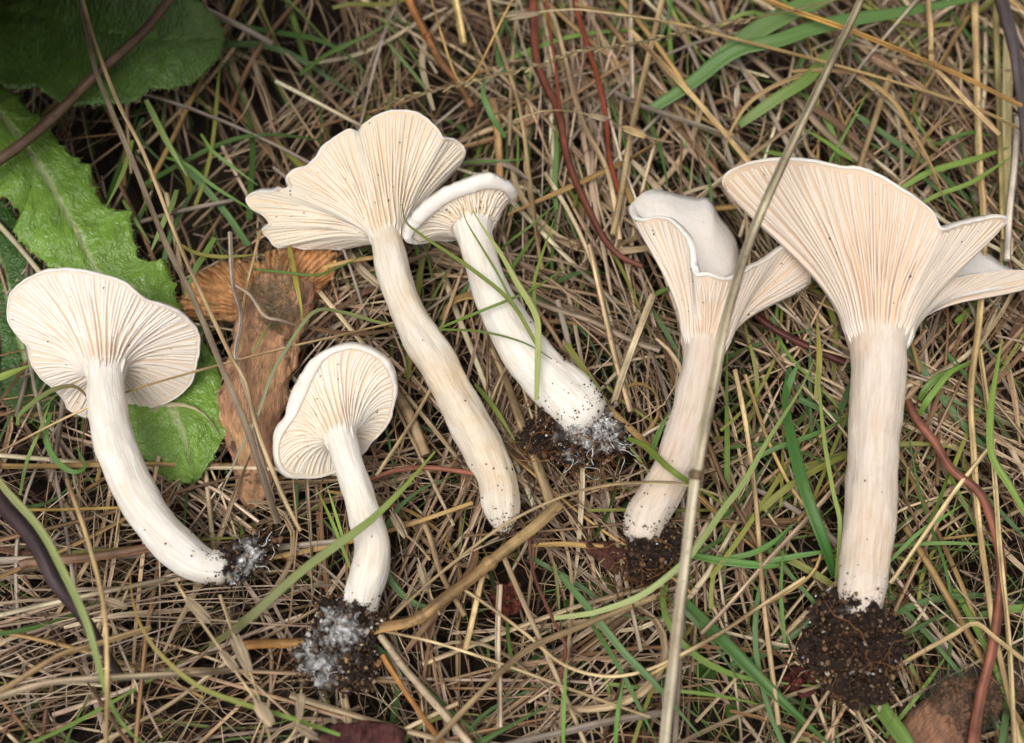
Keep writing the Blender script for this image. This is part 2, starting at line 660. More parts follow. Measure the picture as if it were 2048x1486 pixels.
for _ in range(1500):
    x, y = rpos()
    px_right = (x > 2.5) or (y > 3 and x > -1)
    if random.random() > ((.95 if y < 1 else .6) if px_right else .33):
        continue
    z = random.uniform(-.9, -.0)
    P = strand_path(x, y, z, random.uniform(1.5, 5), 8, random.gauss(0, .7), random.gauss(0, .15))
    P[:, 2] = np.minimum(P[:, 2], .25)
    ribbon(mb, P, random.uniform(.03, .10) * np.linspace(1, .25, 8), GREEN[random.randrange(6)] * random.uniform(.45, 1.0), .4, random.gauss(0, .5), random.gauss(0, 1), rnd=random.random() * 9)
o = mb.obj('undergrowth_grass', M_GRASS, origin=np.zeros(3))
tag(o, 'fine green grass growing up between the dry straws', 'grass')
o['kind'] = 'stuff'

# ------------------------------------------------------------------ mushrooms
ICO_V = None


def ico():
    global ICO_V
    if ICO_V is None:
        p = (1 + 5 ** .5) / 2
        v = np.array([(-1, p, 0), (1, p, 0), (-1, -p, 0), (1, -p, 0), (0, -1, p), (0, 1, p), (0, -1, -p), (0, 1, -p), (p, 0, -1), (p, 0, 1), (-p, 0, -1), (-p, 0, 1)], float)
        f = np.array([(0, 11, 5), (0, 5, 1), (0, 1, 7), (0, 7, 10), (0, 10, 11), (1, 5, 9), (5, 11, 4), (11, 10, 2), (10, 7, 6), (7, 1, 8), (3, 9, 4), (3, 4, 2), (3, 2, 6), (3, 6, 8), (3, 8, 9), (4, 9, 5), (2, 4, 11), (6, 2, 10), (8, 6, 7), (9, 8, 1)])
        ICO_V = (v / np.linalg.norm(v[0]), f)
    return ICO_V


def grain(mb, c, r, col, squash=.7):
    v, f = ico()
    q = v * (1 + rng.uniform(-.28, .28, (12, 1))) * (r * rng.uniform(.6, 1.2, 3))
    a = rng.uniform(0, 6.28)
    R = np.array([[math.cos(a), -math.sin(a), 0], [math.sin(a), math.cos(a), 0], [0, 0, 1]])
    mb.add(q @ R.T + c, f, col)


SOILC = [lin(c) for c in ('#3a2c22', '#2a201a', '#4a3a2c', '#5c4836', '#241b17', '#332720', '#6b563f')]
SOILC = [c * np.array([1.3, 1.12, .98]) for c in SOILC]
PALE = [lin(c) for c in ('#b8a98c', '#cfc8bd', '#8f7d62', '#e6e4e2', '#a3865c')]


def blob_core(mb, c, rad, col, seed):
    n, m = 14, 20
    th = np.linspace(0.02, np.pi - .02, n)
    ph = np.linspace(0, 2 * np.pi, m, endpoint=False)
    V = []
    for a in th:
        for b in ph:
            d = np.array([math.sin(a) * math.cos(b), math.sin(a) * math.sin(b), math.cos(a)])
            k = .78 + .35 * fbm(d[0] * 1.7 + seed, d[1] * 1.7, d[2] * 1.7, 4)
            V.append(c + d * rad * k)
    mb.add(V, gridf(n, m, True), col)


def soil_clump(root, blobs, ngr, white, roots, threads, seed):
    """blobs (px,py,z,rx,ry,rz cm); white (px,py,z,r,count): places where white mycelium coats the crumbs"""
    r_ = np.random.default_rng(seed)
    wc = [(at(a, b, z), rr) for a, b, z, rr, _ in white]

    def coat(p):
        k = 0.0
        for c, rr in wc:
            dd = np.linalg.norm(p - c) / (rr * 1.15)
            k = max(k, (1 - dd) * 1.1 - .22 + 1.0 * fbm(p[0] * 7, p[1] * 7, p[2] * 7 + seed, 3))
        return float(np.clip(k, 0, 1)) if wc else 0.0
    mb = MB()
    white_c = np.array([.74, .73, .71])
    surf = []
    for k, (px, py, z, rx, ry, rz) in enumerate(blobs):
        c = at(px, py, z)
        rad = np.array([rx, ry, rz])
        n, m = 22, 34
        V, col = [], []
        for a in np.linspace(.02, np.pi - .02, n):
            for b in np.linspace(0, 2 * np.pi, m, endpoint=False):
                dr = np.array([math.sin(a) * math.cos(b), math.sin(a) * math.sin(b), math.cos(a)])
                kk = .74 + .34 * fbm(dr[0] * 1.7 + seed + k * 3.3, dr[1] * 1.7, dr[2] * 1.7, 4) + .22 * fbm(dr[0] * 6 + seed, dr[1] * 6, dr[2] * 6, 3)
                p = c + dr * rad * kk
                V.append(p)
                f = coat(p)
                col.append(SOILC[1] * r_.uniform(.4, 1.1) * (1 - f) + white_c * f)
        mb.add(V, gridf(n, m, True), np.array(col))
        for _ in range(int(ngr * .75 * rx * ry)):
            dr = unit(r_.normal(size=3))
            if dr[2] < -.35:
                continue
            kk = .80 + .34 * fbm(dr[0] * 1.7 + seed + k * 3.3, dr[1] * 1.7, dr[2] * 1.7, 4) + .22 * fbm(dr[0] * 6 + seed, dr[1] * 6, dr[2] * 6, 3) + abs(r_.normal()) * .05
            p = c + dr * rad * kk
            surf.append(p)
            s_ = .008 + .014 * abs(r_.normal()) + (.035 * r_.random() if r_.random() < .15 else 0)
            cc = SOILC[r_.integers(len(SOILC))] * r_.uniform(.45, 1.5) if r_.random() > .08 else PALE[r_.integers(len(PALE))] * r_.uniform(.5, 1)
            f = coat(p) * r_.uniform(.3, 1)
            grain(mb, p, s_, cc * (1 - f) + white_c * f)
    mb.obj('soil_clump', M_SOIL, parent=root, kind='stuff', smooth=False)
    if white:
        mb = MB()
        near_ = [p for p in surf if coat(p) > .25]
        for p in near_[:int(50 + 15 * len(wc))]:
            a = r_.uniform(0, 6.28)
            hs_ = a + np.cumsum(r_.normal(size=5) * .6)
            st = np.cumsum(np.stack([np.cos(hs_), np.sin(hs_), r_.normal(size=5) * .5 + .12], 1) * r_.uniform(.008, .03), 0)
            tube(mb, p + st, r_.uniform(.0018, .0042), 3, white_c * r_.uniform(.7, 1.1))
        for px, py, z, L, n in threads:
            for _ in range(n):
                p0 = at(px, py, z) + r_.normal(size=3) * .14
                a = r_.uniform(0, 6.28)
                hs_ = a + np.cumsum(r_.normal(size=7) * .5)
                st = np.cumsum(np.stack([np.cos(hs_), np.sin(hs_), r_.normal(size=7) * .3 - .1], 1) * L / 7, 0)
                tube(mb, p0 + st, r_.uniform(.005, .012) * np.linspace(1, .4, 7), 4, white_c * r_.uniform(.8, 1.1))
        if mb.n:
            mb.obj('mycelium', M_SOIL, parent=root, kind='stuff')
    mb = MB()
    for px, py, z, spread, n in roots:
        for _ in range(int(n * 1.6)):
            p0 = at(px, py, z) + r_.normal(size=3) * spread * .35
            a = r_.uniform(0, 6.28)
            L = r_.uniform(.4, 1.3) * spread
            hs_ = a + np.cumsum(r_.normal(size=9) * .5)
            st = np.cumsum(np.stack([np.cos(hs_), np.sin(hs_), r_.normal(size=9) * .35], 1) * L / 9, 0)
            tube(mb, p0 + st, r_.uniform(.004, .015) * np.linspace(1, .4, 9), 4, lin(r_.choice(['#8a5a34', '#a37444', '#6b4228', '#b08a5c', '#5a3a28'])))
    if mb.n:
        mb.obj('root_hairs', M_STRAW, parent=root, kind='stuff')


def mushroom(name, label, stem, rim, nfull, fl, dome, thick, gdep, mat_stem, seed, gcol='#ead9c2', specks=40, lum=.05, group=None):
    """stem: (px,py,z,r_px) from the cap end to the base; rim: closed loop (px,py,z,rollwidth_px) of the gill edge"""
    r_ = np.random.default_rng(seed)
    SP = np.array([[*at(a, b, z), r / 100 * psc(at(a, b, z))] for a, b, z, r in stem])
    base = at(*stem[-1][:3])
    root = empty(name, (base[0], base[1], base[2]))
    tag(root, label, 'mushroom', group)
    C = cr(SP[::-1], 80)                       # base -> cap
    P, R = C[:, :3], C[:, 3]
    d = unit(P[-1] - P[-5])
    A, ra = P[-1], R[-1]
    # ---- stem
    ext = 5
    P2 = np.vstack([P, A + d * np.linspace(.07, .34, ext)[:, None]])
    R2 = np.concatenate([R, ra * np.linspace(.98, .55, ext)])
    ns = 44
    T, sd_, ud = frame(P2)
    a = np.linspace(0, 2 * np.pi, ns, endpoint=False) - np.pi / 2
    L = np.concatenate([[0], np.cumsum(np.linalg.norm(np.diff(P2, axis=0), axis=1))])
    rr = np.ones((len(P2), ns))
    for i in range(len(P2)):
        for j in range(ns):
            rr[i, j] = 1 + lum * 2.6 * fbm(math.cos(a[j]) * .8 + seed, math.sin(a[j]) * .8, L[i] * .75, 3) + .05 * fbm(math.cos(a[j]) * 1.6 + seed, math.sin(a[j]) * 1.6, L[i] * 2.2, 3) + .022 * fbm(math.cos(a[j]) * 5, math.sin(a[j]) * 5 + seed, L[i] * .45, 2) + .10 * max(0, (L[i] - L[-ext] + .45) / .45) ** 2
    V = P2[:, None] + (R2[:, None] * rr)[:, :, None] * (np.cos(a)[None, :, None] * sd_[:, None] + np.sin(a)[None, :, None] * ud[:, None])
    # rounded foot
    foot = []
    for q in (.35, .7, .92):
        foot.append(P2[0] - T[0] * R2[0] * .6 * math.sin(q * math.pi / 2) + (V[0] - P2[0]) * math.cos(q * math.pi / 2))
    V = np.concatenate([np.array(foot[::-1]), V], 0)
    L = np.concatenate([[-.3, -.2, -.1], L])
    suv = np.zeros((*V.shape[:2], 3))
    suv[:, :, 0] = (np.arange(ns) / ns)[None]
    suv[:, :, 1] = L[:, None]
    suv[:, :, 2] = seed
    mb = MB()
    mb.add(V, gf(len(V), ns, True), (1, 1, 1), suv)
    stem_o = mb.obj('stem', mat_stem, parent=root)
    stemV = V
    # ---- cap surfaces
    K = 480
    RP = np.array([[*at(q[0], q[1], q[2]), q[3] / 100 * psc(at(q[0], q[1], q[2])), q[4] if len(q) > 4 else 0.0] for q in rim])
    Mc = cr(RP, K, closed=True)
    e1 = unit(np.cross(d, [0.3, 0.1, 1.0]))
    e2 = np.cross(d, e1)
    rel = Mc[:, :3] - A
    ang = np.unwrap(np.arctan2(rel @ e2, rel @ e1))
    if ang[-1] < ang[0]:
        Mc = Mc[::-1]
        ang = ang[::-1]
    linr = ang[0] + np.arange(K) / K * 2 * np.pi
    ang = .65 * ang + .35 * linr
    ang = np.maximum.accumulate(ang)
    ang = ang[0] + (ang - ang[0]) * (2 * np.pi * (K - 1) / K) / (ang[-1] - ang[0] + 1e-9)
    pad = 30
    sm = np.concatenate([ang[-pad:] - 2 * np.pi, ang, ang[:pad] + 2 * np.pi])
    ker = np.ones(21) / 21
    ang = np.convolve(sm, ker, 'same')[pad:-pad]
    kx = np.arange(-2, K + 2)
    Me = np.vstack([Mc[-2:], Mc, Mc[:2]])
    ae = np.concatenate([ang[-2:] - 2 * np.pi, ang, ang[:2] + 2 * np.pi])

    def U(t, k):
        t, k = np.broadcast_arrays(np.asarray(t, float), np.asarray(k, float))
        tn = np.minimum(t, 0)[..., None]
        t = np.maximum(t, 0)
        km = np.mod(k, K)
        M = np.stack([np.interp(km, kx, Me[:, c_]) for c_ in range(3)], -1)
        an = np.interp(km, kx, ae)
        P0 = A + ra * (1.04 + 1.3 * tn) * (np.cos(an)[..., None] * e1 + np.sin(an)[..., None] * e2)
        Lg = np.linalg.norm(M - P0, axis=-1, keepdims=True)
        P1 = P0 + d * fl * Lg
        Pb = P0 + (M - P0) * .6 + d * dome * Lg
        Pb[..., 2] += np.interp(km, kx, Me[:, 4])
        P0 = P0 + d * tn * 2.6
        P1 = P1 + d * tn * 2.6
        t = t[..., None]
        return P0 * (1 - t) ** 3 + 3 * P1 * t * (1 - t) ** 2 + 3 * Pb * t * t * (1 - t) + M * t ** 3

    def Nrm(t, k, sgn):
        e = .01
        dt = U(np.clip(t + e, -1, 1.02), k) - U(t - e, k)
        dk = U(t, np.asarray(k) + 1.2) - U(t, np.asarray(k) - 1.2)
        return sgn * unit(np.cross(dt, dk)), unit(dt), np.linalg.norm(dk, axis=-1) / 2.4

    nt_, nk = 22, 240
    tt = np.linspace(0, 1, nt_)[:, None]
    kk = (np.arange(nk) * K / nk)[None]
    G = U(tt, kk)
    n0, _, _ = Nrm(np.full((1, nk), .3), kk, 1.0)
    rad0 = unit(U(np.full((1, nk), .1), kk) - A)
    sgn = 1.0 if (n0 * (rad0 - .7 * d)).sum(-1).mean() > 0 else -1.0
    nr, tdir, spk = Nrm(np.broadcast_to(tt, (nt_, nk)), np.broadcast_to(kk, (nt_, nk)), sgn)
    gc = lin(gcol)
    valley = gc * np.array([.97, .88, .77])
    mbg = MB()
    sv = np.zeros((nt_, nk, 3))
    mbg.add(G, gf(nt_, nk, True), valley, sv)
    # ---- gills: full ones from the stem, shorter ones between them
    ntg = 18
    for cls, (cnt, t0, t1, dep) in enumerate(((nfull, 0.0, .97, 1.0), (nfull, .28, .975, .85), (2 * nfull, .58, .98, .65))):
        kc = (np.arange(cnt) + (0 if cls == 0 else .5)) * K / cnt + r_.uniform(-.3, .3, cnt) * K / cnt
        ts = np.linspace(0, 1, ntg)[None]
        tst = t0 + (r_.uniform(-.10, .16, (cnt, 1)) if cls else -np.abs(r_.normal(size=(cnt, 1))) * .055 - .01)
        t = tst + (t1 - tst) * ts
        kg = kc[:, None] + (K / nfull) * .42 * np.sin(t * r_.uniform(3, 8, (cnt, 1)) + r_.uniform(0, 6.28, (cnt, 1))) * r_.uniform(.1, 1, (cnt, 1)) * t * (1 - .7 * t)
        Bp = U(t, kg)
        nn, td, sp = Nrm(t, kg, sgn)
        side = np.cross(nn, td)
        grow = np.clip((t - tst) / .13, 0, 1)
        grow = grow * grow * (3 - 2 * grow)
        h = gdep * dep * grow * (1 - .82 * np.clip((t - .35) / .65, 0, 1) ** 1.2) * r_.uniform(.85, 1.1, (cnt, 1))
        # not deeper than the gap allows near the stem
        gap = sp * K / nfull
        h = np.minimum(h, gap * 1.6 + .01)
        th = np.minimum(.021, gap * .2)
        lean = side * (.25 * h * r_.uniform(-.6, .6, (cnt, 1)))[..., None]
        hh, thh = h[..., None], th[..., None]
        X = np.stack([Bp - side * thh * 1.5 - nn * .012, Bp - side * thh * .9 + nn * hh * .6 + lean * .6, Bp + nn * hh + lean, Bp + side * thh * .9 + nn * hh * .6 + lean * .6, Bp + side * thh * 1.5 - nn * .012], 2)
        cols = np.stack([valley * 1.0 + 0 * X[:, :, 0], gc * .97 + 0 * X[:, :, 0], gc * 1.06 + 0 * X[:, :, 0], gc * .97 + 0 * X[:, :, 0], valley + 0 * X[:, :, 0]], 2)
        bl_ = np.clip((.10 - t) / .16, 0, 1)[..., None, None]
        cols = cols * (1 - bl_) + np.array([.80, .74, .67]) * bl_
        q = gridf(ntg, 5)
        F = (q[None] + (np.arange(cnt) * ntg * 5)[:, None, None]).reshape(-1, 4)
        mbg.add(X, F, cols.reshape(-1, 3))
    # ---- cap: rim roll and upper side
    I, nI, oI = G[-1], nr[-1], tdir[-1]
    wI = np.interp(np.mod(kk[0], K), kx, Me[:, 3])
    wob = np.array([1 + .22 * fbm(math.cos(x) * 2.5, math.sin(x) * 2.5, seed, 3) for x in kk[0] / K * 2 * np.pi])
    wI = (wI * wob)[:, None]
    rows = [I + nI * .0 - nI * .004]
    for q in np.linspace(0, 1, 9)[1:]:
        aa = q * np.pi
        rows.append(I + oI * wI * .5 * (1 - math.cos(aa)) + nI * (wI * .26 + .008) * math.sin(aa) - nI * .5 * wI * q * q)
    tm = np.maximum(thick * .42, .3 * wI[:, 0])[:, None]
    rows.append(I + oI * wI * .72 - nI * (tm + .5 * wI))
    for t_ in (.94, .86, .76, .64, .5, .36):
        i_ = int(round(t_ * (nt_ - 1)))
        rows.append(G[i_] - nr[i_] * (tm * (t_ ** 2) + thick * (1 - t_ ** 2)))
    low = rows[-1]
    cen = A + d * (np.mean((low - A) @ d))
    for q in (.6, .25, .03):
        rows.append(cen - d * .12 * (1 - q) + (low - cen) * q)
    TV = np.array(rows)
    for i_ in range(1, 13):
        for j_ in range(nk):
            q_ = TV[i_, j_]
            TV[i_, j_] = q_ + nI[j_] * (.02 * fbm(q_[0] * 3, q_[1] * 3, q_[2] * 3 + seed, 3)) + oI[j_] * (.014 * fbm(q_[0] * 5 + 9, q_[1] * 5, q_[2] * 5, 3))
    sv = np.zeros((*TV.shape[:2], 3))
    sv[:, :, 0] = (np.arange(nk) / nk * 12)[None]
    sv[:, :, 1] = np.arange(len(rows))[:, None] * .1
    mb = MB()
    mb.add(TV, gf(len(rows), nk, True), (1, 1, 1), sv)
    cap_o = mb.obj('cap', M_CAP, parent=root)
    gl = mbg.obj('gills', M_GILL, parent=cap_o, kind='stuff')
    # ---- stuck crumbs
    mb = MB()
    for _ in range(int(260 * ra / .4)):
        i_ = int(min(14, abs(r_.normal()) * 5 + 1))
        j_ = r_.integers(ns)
        if fbm(stemV[i_, j_, 0] * 3, stemV[i_, j_, 1] * 3, stemV[i_, j_, 2] * 3 + seed, 3) < -.05 + i_ * .02:
            continue
        grain(mb, stemV[i_, j_] + r_.normal(size=3) * .02, abs(r_.normal()) * .012 + .006, SOILC[r_.integers(len(SOILC))] * r_.uniform(.6, 1.2))
    for _ in range(specks * 3):
        if r_.random() < .75:
            i_ = int(min(len(stemV) - 8, abs(r_.normal()) ** 1.6 * len(stemV) * .12 + 3))
            j_ = r_.integers(ns)
            p = stemV[i_, j_]
            if p[2] < P2[min(i_, len(P2) - 1), 2]:
                continue
            for _k in range(1 + int(i_ < 9) * 3):
                grain(mb, p + r_.normal(size=3) * .03, r_.uniform(.006, .022), SOILC[r_.integers(4)])
        else:
            t_ = r_.uniform(.2, .98)
            k_ = r_.uniform(0, K)
            n_, _, _ = Nrm(np.array([t_]), np.array([k_]), sgn)
            p = U(np.array([t_]), np.array([k_]))[0] + n_[0] * gdep * .55 * (1 - t_ * .6)
            grain(mb, p, r_.uniform(.008, .022), SOILC[r_.integers(4)])
    mb.obj('soil_specks', M_SOIL, parent=root, kind='stuff', smooth=False)
    return root


m1 = mushroom('mushroom', 'white mushroom with wide fan cap leaning over the broad green leaf', [
    (211, 735, 1.70, 36), (214, 790, 1.75, 37), (225, 860, 1.72, 39), (246, 930, 1.6, 40), (276, 1000, 1.4, 41),
    (320, 1058, 1.15, 41), (362, 1100, .95, 40), (402, 1128, .8, 37), (442, 1136, .72, 34)], [
    (16, 625, 1.9, 4), (23, 590, 2.1, 4), (46, 566, 2.25, 5), (86, 548, 2.4, 7), (118, 542, 2.5, 8), (164, 545, 2.6, 6), (205, 553, 2.6, 5),
    (246, 567, 2.55, 5), (272, 586, 2.45, 4), (293, 602, 2.3, 4), (320, 610, 2.2, 5), (350, 624, 2.0, 6), (376, 643, 1.75, 5), (394, 666, 1.5, 5),
    (396, 699, 1.25, 5), (389, 735, 1.0, 5), (382, 762, .8, 4), (360, 787, .65, 4), (325, 807, .5, 4), (290, 815, .4, 4), (256, 814, .35, 4), (215, 826, .35, 4),
    (180, 833, .4, 4), (150, 824, .5, 4), (134, 812, .6, 4), (126, 796, .75, 4), (108, 776, .95, 4), (92, 763, 1.1, 4), (71, 741, 1.3, 4), (61, 716, 1.45, 4), (58, 695, 1.6, 4), (38, 674, 1.75, 4), (21, 651, 1.85, 4)],
    42, .20, .10, .24, .10, M_STEM_WHITE, 3, gcol='#ebe2d9', specks=45)
soil_clump(m1, [(466, 1130, .74, .36, .40, .40), (490, 1115, .66, .50, .46, .42), (532, 1085, .55, .32, .28, .26)], 3800, [(505, 1105, .95, .34, 150), (470, 1150, .8, .22, 60)], [(510, 1100, .6, .7, 10)], [(500, 1110, .95, .4, 8)], 3)

m2 = mushroom('mushroom', 'smallest white mushroom with inrolled cap edge, beside the rotten orange mushroom', [
    (678, 868, 1.45, 29), (690, 905, 1.45, 29), (705, 950, 1.38, 29), (722, 1000, 1.25, 30), (736, 1050, 1.12, 33), (744, 1095, 1.0, 36), (738, 1140, .9, 38), (726, 1180, .82, 37), (717, 1225, .75, 33)], [
    (649, 719, 2.05, 14), (685, 701, 2.2, 10), (716, 699, 2.25, 9), (752, 714, 2.2, 8), (776, 738, 2.05, 8), (788, 780, 1.7, 6), (783, 818, 1.35, 5), (774, 845, 1.1, 5), (758, 865, .9, 5),
    (740, 885, .75, 5), (724, 905, .6, 5), (700, 930, .5, 5), (668, 943, .5, 5), (634, 952, .6, 6), (604, 951, .75, 8), (581, 946, .9, 12), (564, 930, 1.05, 14), (558, 900, 1.2, 17), (566, 868, 1.35, 22), (592, 832, 1.55, 30), (612, 791, 1.75, 28), (630, 750, 1.95, 24)],
    34, .10, .30, .26, .105, M_STEM_WHITE, 8, gcol='#e9dfd1', specks=40)
soil_clump(m2, [(712, 1236, .84, .40, .42, .42), (690, 1250, .66, .66, .66, .54), (650, 1318, .55, .66, .62, .48), (712, 1335, .45, .50, .52, .40)], 3400, [(640, 1340, .9, .40, 240), (680, 1260, 1.05, .45, 90), (615, 1290, .8, .3, 60)], [(690, 1300, .4, .9, 14)], [(640, 1340, .9, .3, 6)], 8)

m3 = mushroom('mushroom', 'tall white mushroom with broad wavy split cap and long bent stem', [
    (773, 474, 1.5, 30), (781, 520, 1.5, 33), (793, 570, 1.42, 33), (812, 620, 1.32, 34), (838, 670, 1.2, 37), (872, 725, 1.1, 40), (908, 790, 1.0, 40), (940, 848, .92, 41), (970, 905, .86, 42), (992, 955, .8, 38), (1001, 1005, .75, 37), (1006, 1040, .68, 27), (1009, 1062, .6, 12)], [
    (495, 397, 1.0, 5), (514, 386, 1.15, 7), (546, 383, 1.3, 6), (558, 379, 1.4, 4), (580, 374, 1.45, 4), (577, 358, 1.35, 8), (589, 344, 1.4, 9), (614, 333, 1.55, 5), (634, 317, 1.65, 7), (645, 297, 1.7, 8), (664, 281, 1.75, 6), (686, 266, 1.8, 5), (704, 261, 1.85, 4), (715, 272, 1.95, 3),
    (724, 254, 1.9, 5), (738, 243, 1.95, 5), (757, 232, 2.0, 5), (785, 224, 2.05, 5), (821, 225, 2.05, 5), (844, 234, 2.0, 5), (861, 247, 1.95, 4), (876, 262, 1.9, 4), (886, 278, 1.85, 4), (904, 281, 1.65, 6), (919, 289, 1.5, 5), (930, 306, 1.35, 4), (925, 319, 1.25, 4), (906, 345, 1.05, 4), (880, 370, .85, 4), (858, 385, .7, 4), (830, 412, .55, 4), (808, 441, .4, 4),
    (775, 478, .3, 4), (739, 487, .35, 4), (714, 491, .4, 4), (687, 498, .4, 4), (651, 496, .42, 4), (614, 497, .45, 4), (582, 492, .5, 4), (553, 493, .55, 4), (538, 476, .65, 4), (525, 461, .75, 4), (540, 449, .9, 3), (526, 430, .9, 4), (503, 415, .95, 4)],
    50, .22, .10, .22, .12, M_STEM, 14, gcol='#e8ddcc', specks=70, lum=.07)
soil_clump(m3, [(1000, 1040, .5, .2, .18, .2)], 2600, [(985, 1000, 1.05, .12, 30)], [(960, 960, .4, .8, 12)], [], 14)

m4 = mushroom('mushroom', 'white mushroom with narrow rolled-rim cap tucked against the tall wavy mushroom', [
    (946, 450, 1.70, 37), (954, 485, 1.72, 36), (966, 530, 1.66, 36), (985, 585, 1.55, 38), (1012, 640, 1.42, 42), (1046, 698, 1.28, 47), (1090, 750, 1.12, 52), (1134, 790, 1.0, 55), (1166, 826, .9, 54)], [
    (824, 473, 1.75, 14), (830, 458, 1.9, 18), (846, 441, 2.05, 24), (863, 427, 2.15, 27), (882, 412, 2.25, 27), (901, 401, 2.3, 27), (922, 391, 2.35, 26), (947, 382, 2.4, 26), (974, 376, 2.4, 25), (998, 379, 2.3, 22), (1012, 387, 2.15, 20), (1019, 398, 1.9, 17),
    (1014, 408, 1.5, 8), (1000, 418, 1.2, 5), (985, 430, .95, 4), (965, 455, .8, 4), (940, 470, .75, 4), (905, 479, .9, 4), (876, 480, 1.1, 5), (855, 482, 1.3, 9), (836, 484, 1.5, 11)],
    34, .10, .26, .24, .12, M_STEM_WHITE, 21, gcol='#e8ddcd', specks=60, lum=.04)
soil_clump(m4, [(1160, 838, .92, .46, .42, .40), (1130, 838, .66, .62, .58, .50), (1190, 855, .62, .58, .60, .48), (1085, 875, .45, .48, .40, .34), (1228, 880, .42, .36, .36, .30), (1150, 905, .35, .6, .4, .34)], 3000, [(1165, 820, 1.15, .55, 200), (1205, 850, 1.0, .62, 240), (1160, 880, .95, .45, 80)], [(1150, 900, .5, 1.1, 46), (1210, 920, .4, 1.0, 26), (1090, 810, .8, .7, 14)], [(1190, 900, .95, .4, 9), (1240, 900, .8, .5, 5), (1150, 920, .8, .4, 4)], 21)

m5 = mushroom('mushroom', 'cream funnel mushroom with one lobe folded open, partly under the largest mushroom', [
    (1410, 688, 1.25, 41), (1403, 740, 1.2, 41), (1388, 810, 1.12, 40), (1368, 880, 1.05, 40), (1342, 945, 1.0, 40), (1315, 995, .95, 41), (1294, 1032, .9, 43), (1284, 1066, .85, 38)], [
    (1260, 420, 1.55, 5), (1266, 436, 1.8, 6), (1285, 443, 2.0, 6), (1311, 437, 2.2, 6), (1334, 440, 2.35, 6), (1352, 453, 2.45, 6), (1368, 470, 2.5, 6), (1378, 488, 2.5, 6), (1382, 510, 2.5, 6), (1385, 535, 2.45, 6), (1394, 553, 2.4, 7), (1416, 552, 2.4, 8), (1437, 560, 2.35, 8), (1461, 561, 2.25, 7), (1479, 551, 2.1, 6), (1503, 537, 1.9, 6), (1536, 520, 1.65, 6), (1563, 500, 1.45, 6), (1580, 492, 1.3, 5), (1594, 506, 1.15, 5), (1620, 552, .9, 5),
    (1606, 578, .6, 4), (1570, 585, .45, 4), (1525, 578, .4, 4), (1490, 556, .42, 4), (1474, 538, .45, 4, .3), (1469, 515, .45, 4, .6), (1465, 490, .5, 4, .8), (1452, 464, .55, 4, .9), (1434, 441, .6, 4, 1.0), (1421, 420, .7, 4, 1.0), (1412, 405, .75, 4, 1.0), (1395, 406, .8, 4, 1.0), (1357, 400, .9, 4, .9), (1318, 389, 1.05, 4, .7), (1292, 391, 1.2, 4, .4), (1269, 406, 1.38, 4, .1)],
    42, .34, .06, .20, .095, M_STEM_PINK, 27, gcol='#e6d8ca', specks=70, lum=.04)
soil_clump(m5, [(1290, 1088, .84, .40, .32, .36), (1315, 1085, .66, .48, .44, .40), (1300, 1130, .35, .56, .46, .38)], 3400, [(1262, 1062, .95, .16, 50), (1290, 1075, 1.0, .15, 50)], [(1290, 1130, .6, .9, 30), (1280, 1180, .3, .8, 22)], [], 27)

m6 = mushroom('mushroom', 'largest cream mushroom with wide funnel cap and thick straight stem', [
    (1757, 675, 1.45, 57), (1757, 740, 1.42, 55), (1754, 800, 1.36, 53), (1748, 880, 1.28, 51), (1743, 960, 1.2, 50), (1738, 1040, 1.12, 50), (1731, 1110, 1.05, 50), (1725, 1170, 1.0, 48), (1718, 1220, .9, 42)], [
    (1447, 370, 1.7, 5), (1455, 350, 1.95, 6), (1477, 337, 2.2, 6), (1514, 326, 2.55, 7), (1565, 322, 2.9, 7), (1618, 324, 3.15, 7), (1672, 336, 3.3, 7), (1719, 340, 3.4, 7), (1752, 352, 3.4, 7), (1785, 371, 3.4, 7), (1824, 395, 3.3, 7), (1848, 412, 3.2, 6), (1866, 430, 3.1, 6), (1872, 446, 3.05, 7), (1881, 461, 3.0, 7), (1894, 461, 2.9, 7), (1919, 452, 2.75, 7), (1967, 440, 2.5, 9), (1998, 436, 2.38, 8), (2013, 441, 2.25, 6), (2003, 455, 2.12, 4), (1980, 475, 1.95, 4), (1952, 495, 1.8, 4), (1930, 514, 1.65, 4), (1914, 536, 1.5, 4), (1905, 557, 1.35, 4),
    (1935, 552, 1.2, 5), (1968, 546, 1.05, 6), (2010, 542, .9, 6), (2050, 543, .75, 6), (2074, 557, .6, 5), (2064, 574, .48, 4), (2036, 556, .4, 4, .2), (1990, 533, .38, 4, .2), (1955, 508, .35, 4, .1), (1920, 502, .3, 4), (1880, 520, .2, 4), (1800, 480, .2, 4), (1700, 450, .25, 4), (1600, 420, .4, 4), (1520, 400, .7, 4), (1465, 390, 1.25, 4)],
    58, .30, .04, .24, .135, M_STEM_PINK, 33, gcol='#e3d4c5', specks=60, lum=.03)
soil_clump(m6, [(1712, 1232, .95, .54, .46, .48), (1690, 1232, .66, .70, .58, .56), (1740, 1280, .55, .72, .68, .54), (1660, 1300, .45, .66, .60, .46), (1720, 1362, .35, .70, .52, .42)], 2700, [(1695, 1222, 1.1, .1, 40), (1725, 1255, 1.0, .08, 20)], [(1740, 1310, .7, 1.3, 30), (1700, 1370, .5, 1.0, 14)], [], 33)

# ------------------------------------------------------------------ broad leaves
def polyline(L, n):
    L = np.asarray(L, float)
    s = np.concatenate([[0], np.cumsum(np.linalg.norm(np.diff(L[:, :2], axis=0), axis=1))])
    q = np.linspace(0, s[-1], n)
    return np.stack([np.interp(q, s, L[:, k]) for k in range(L.shape[1])], 1)


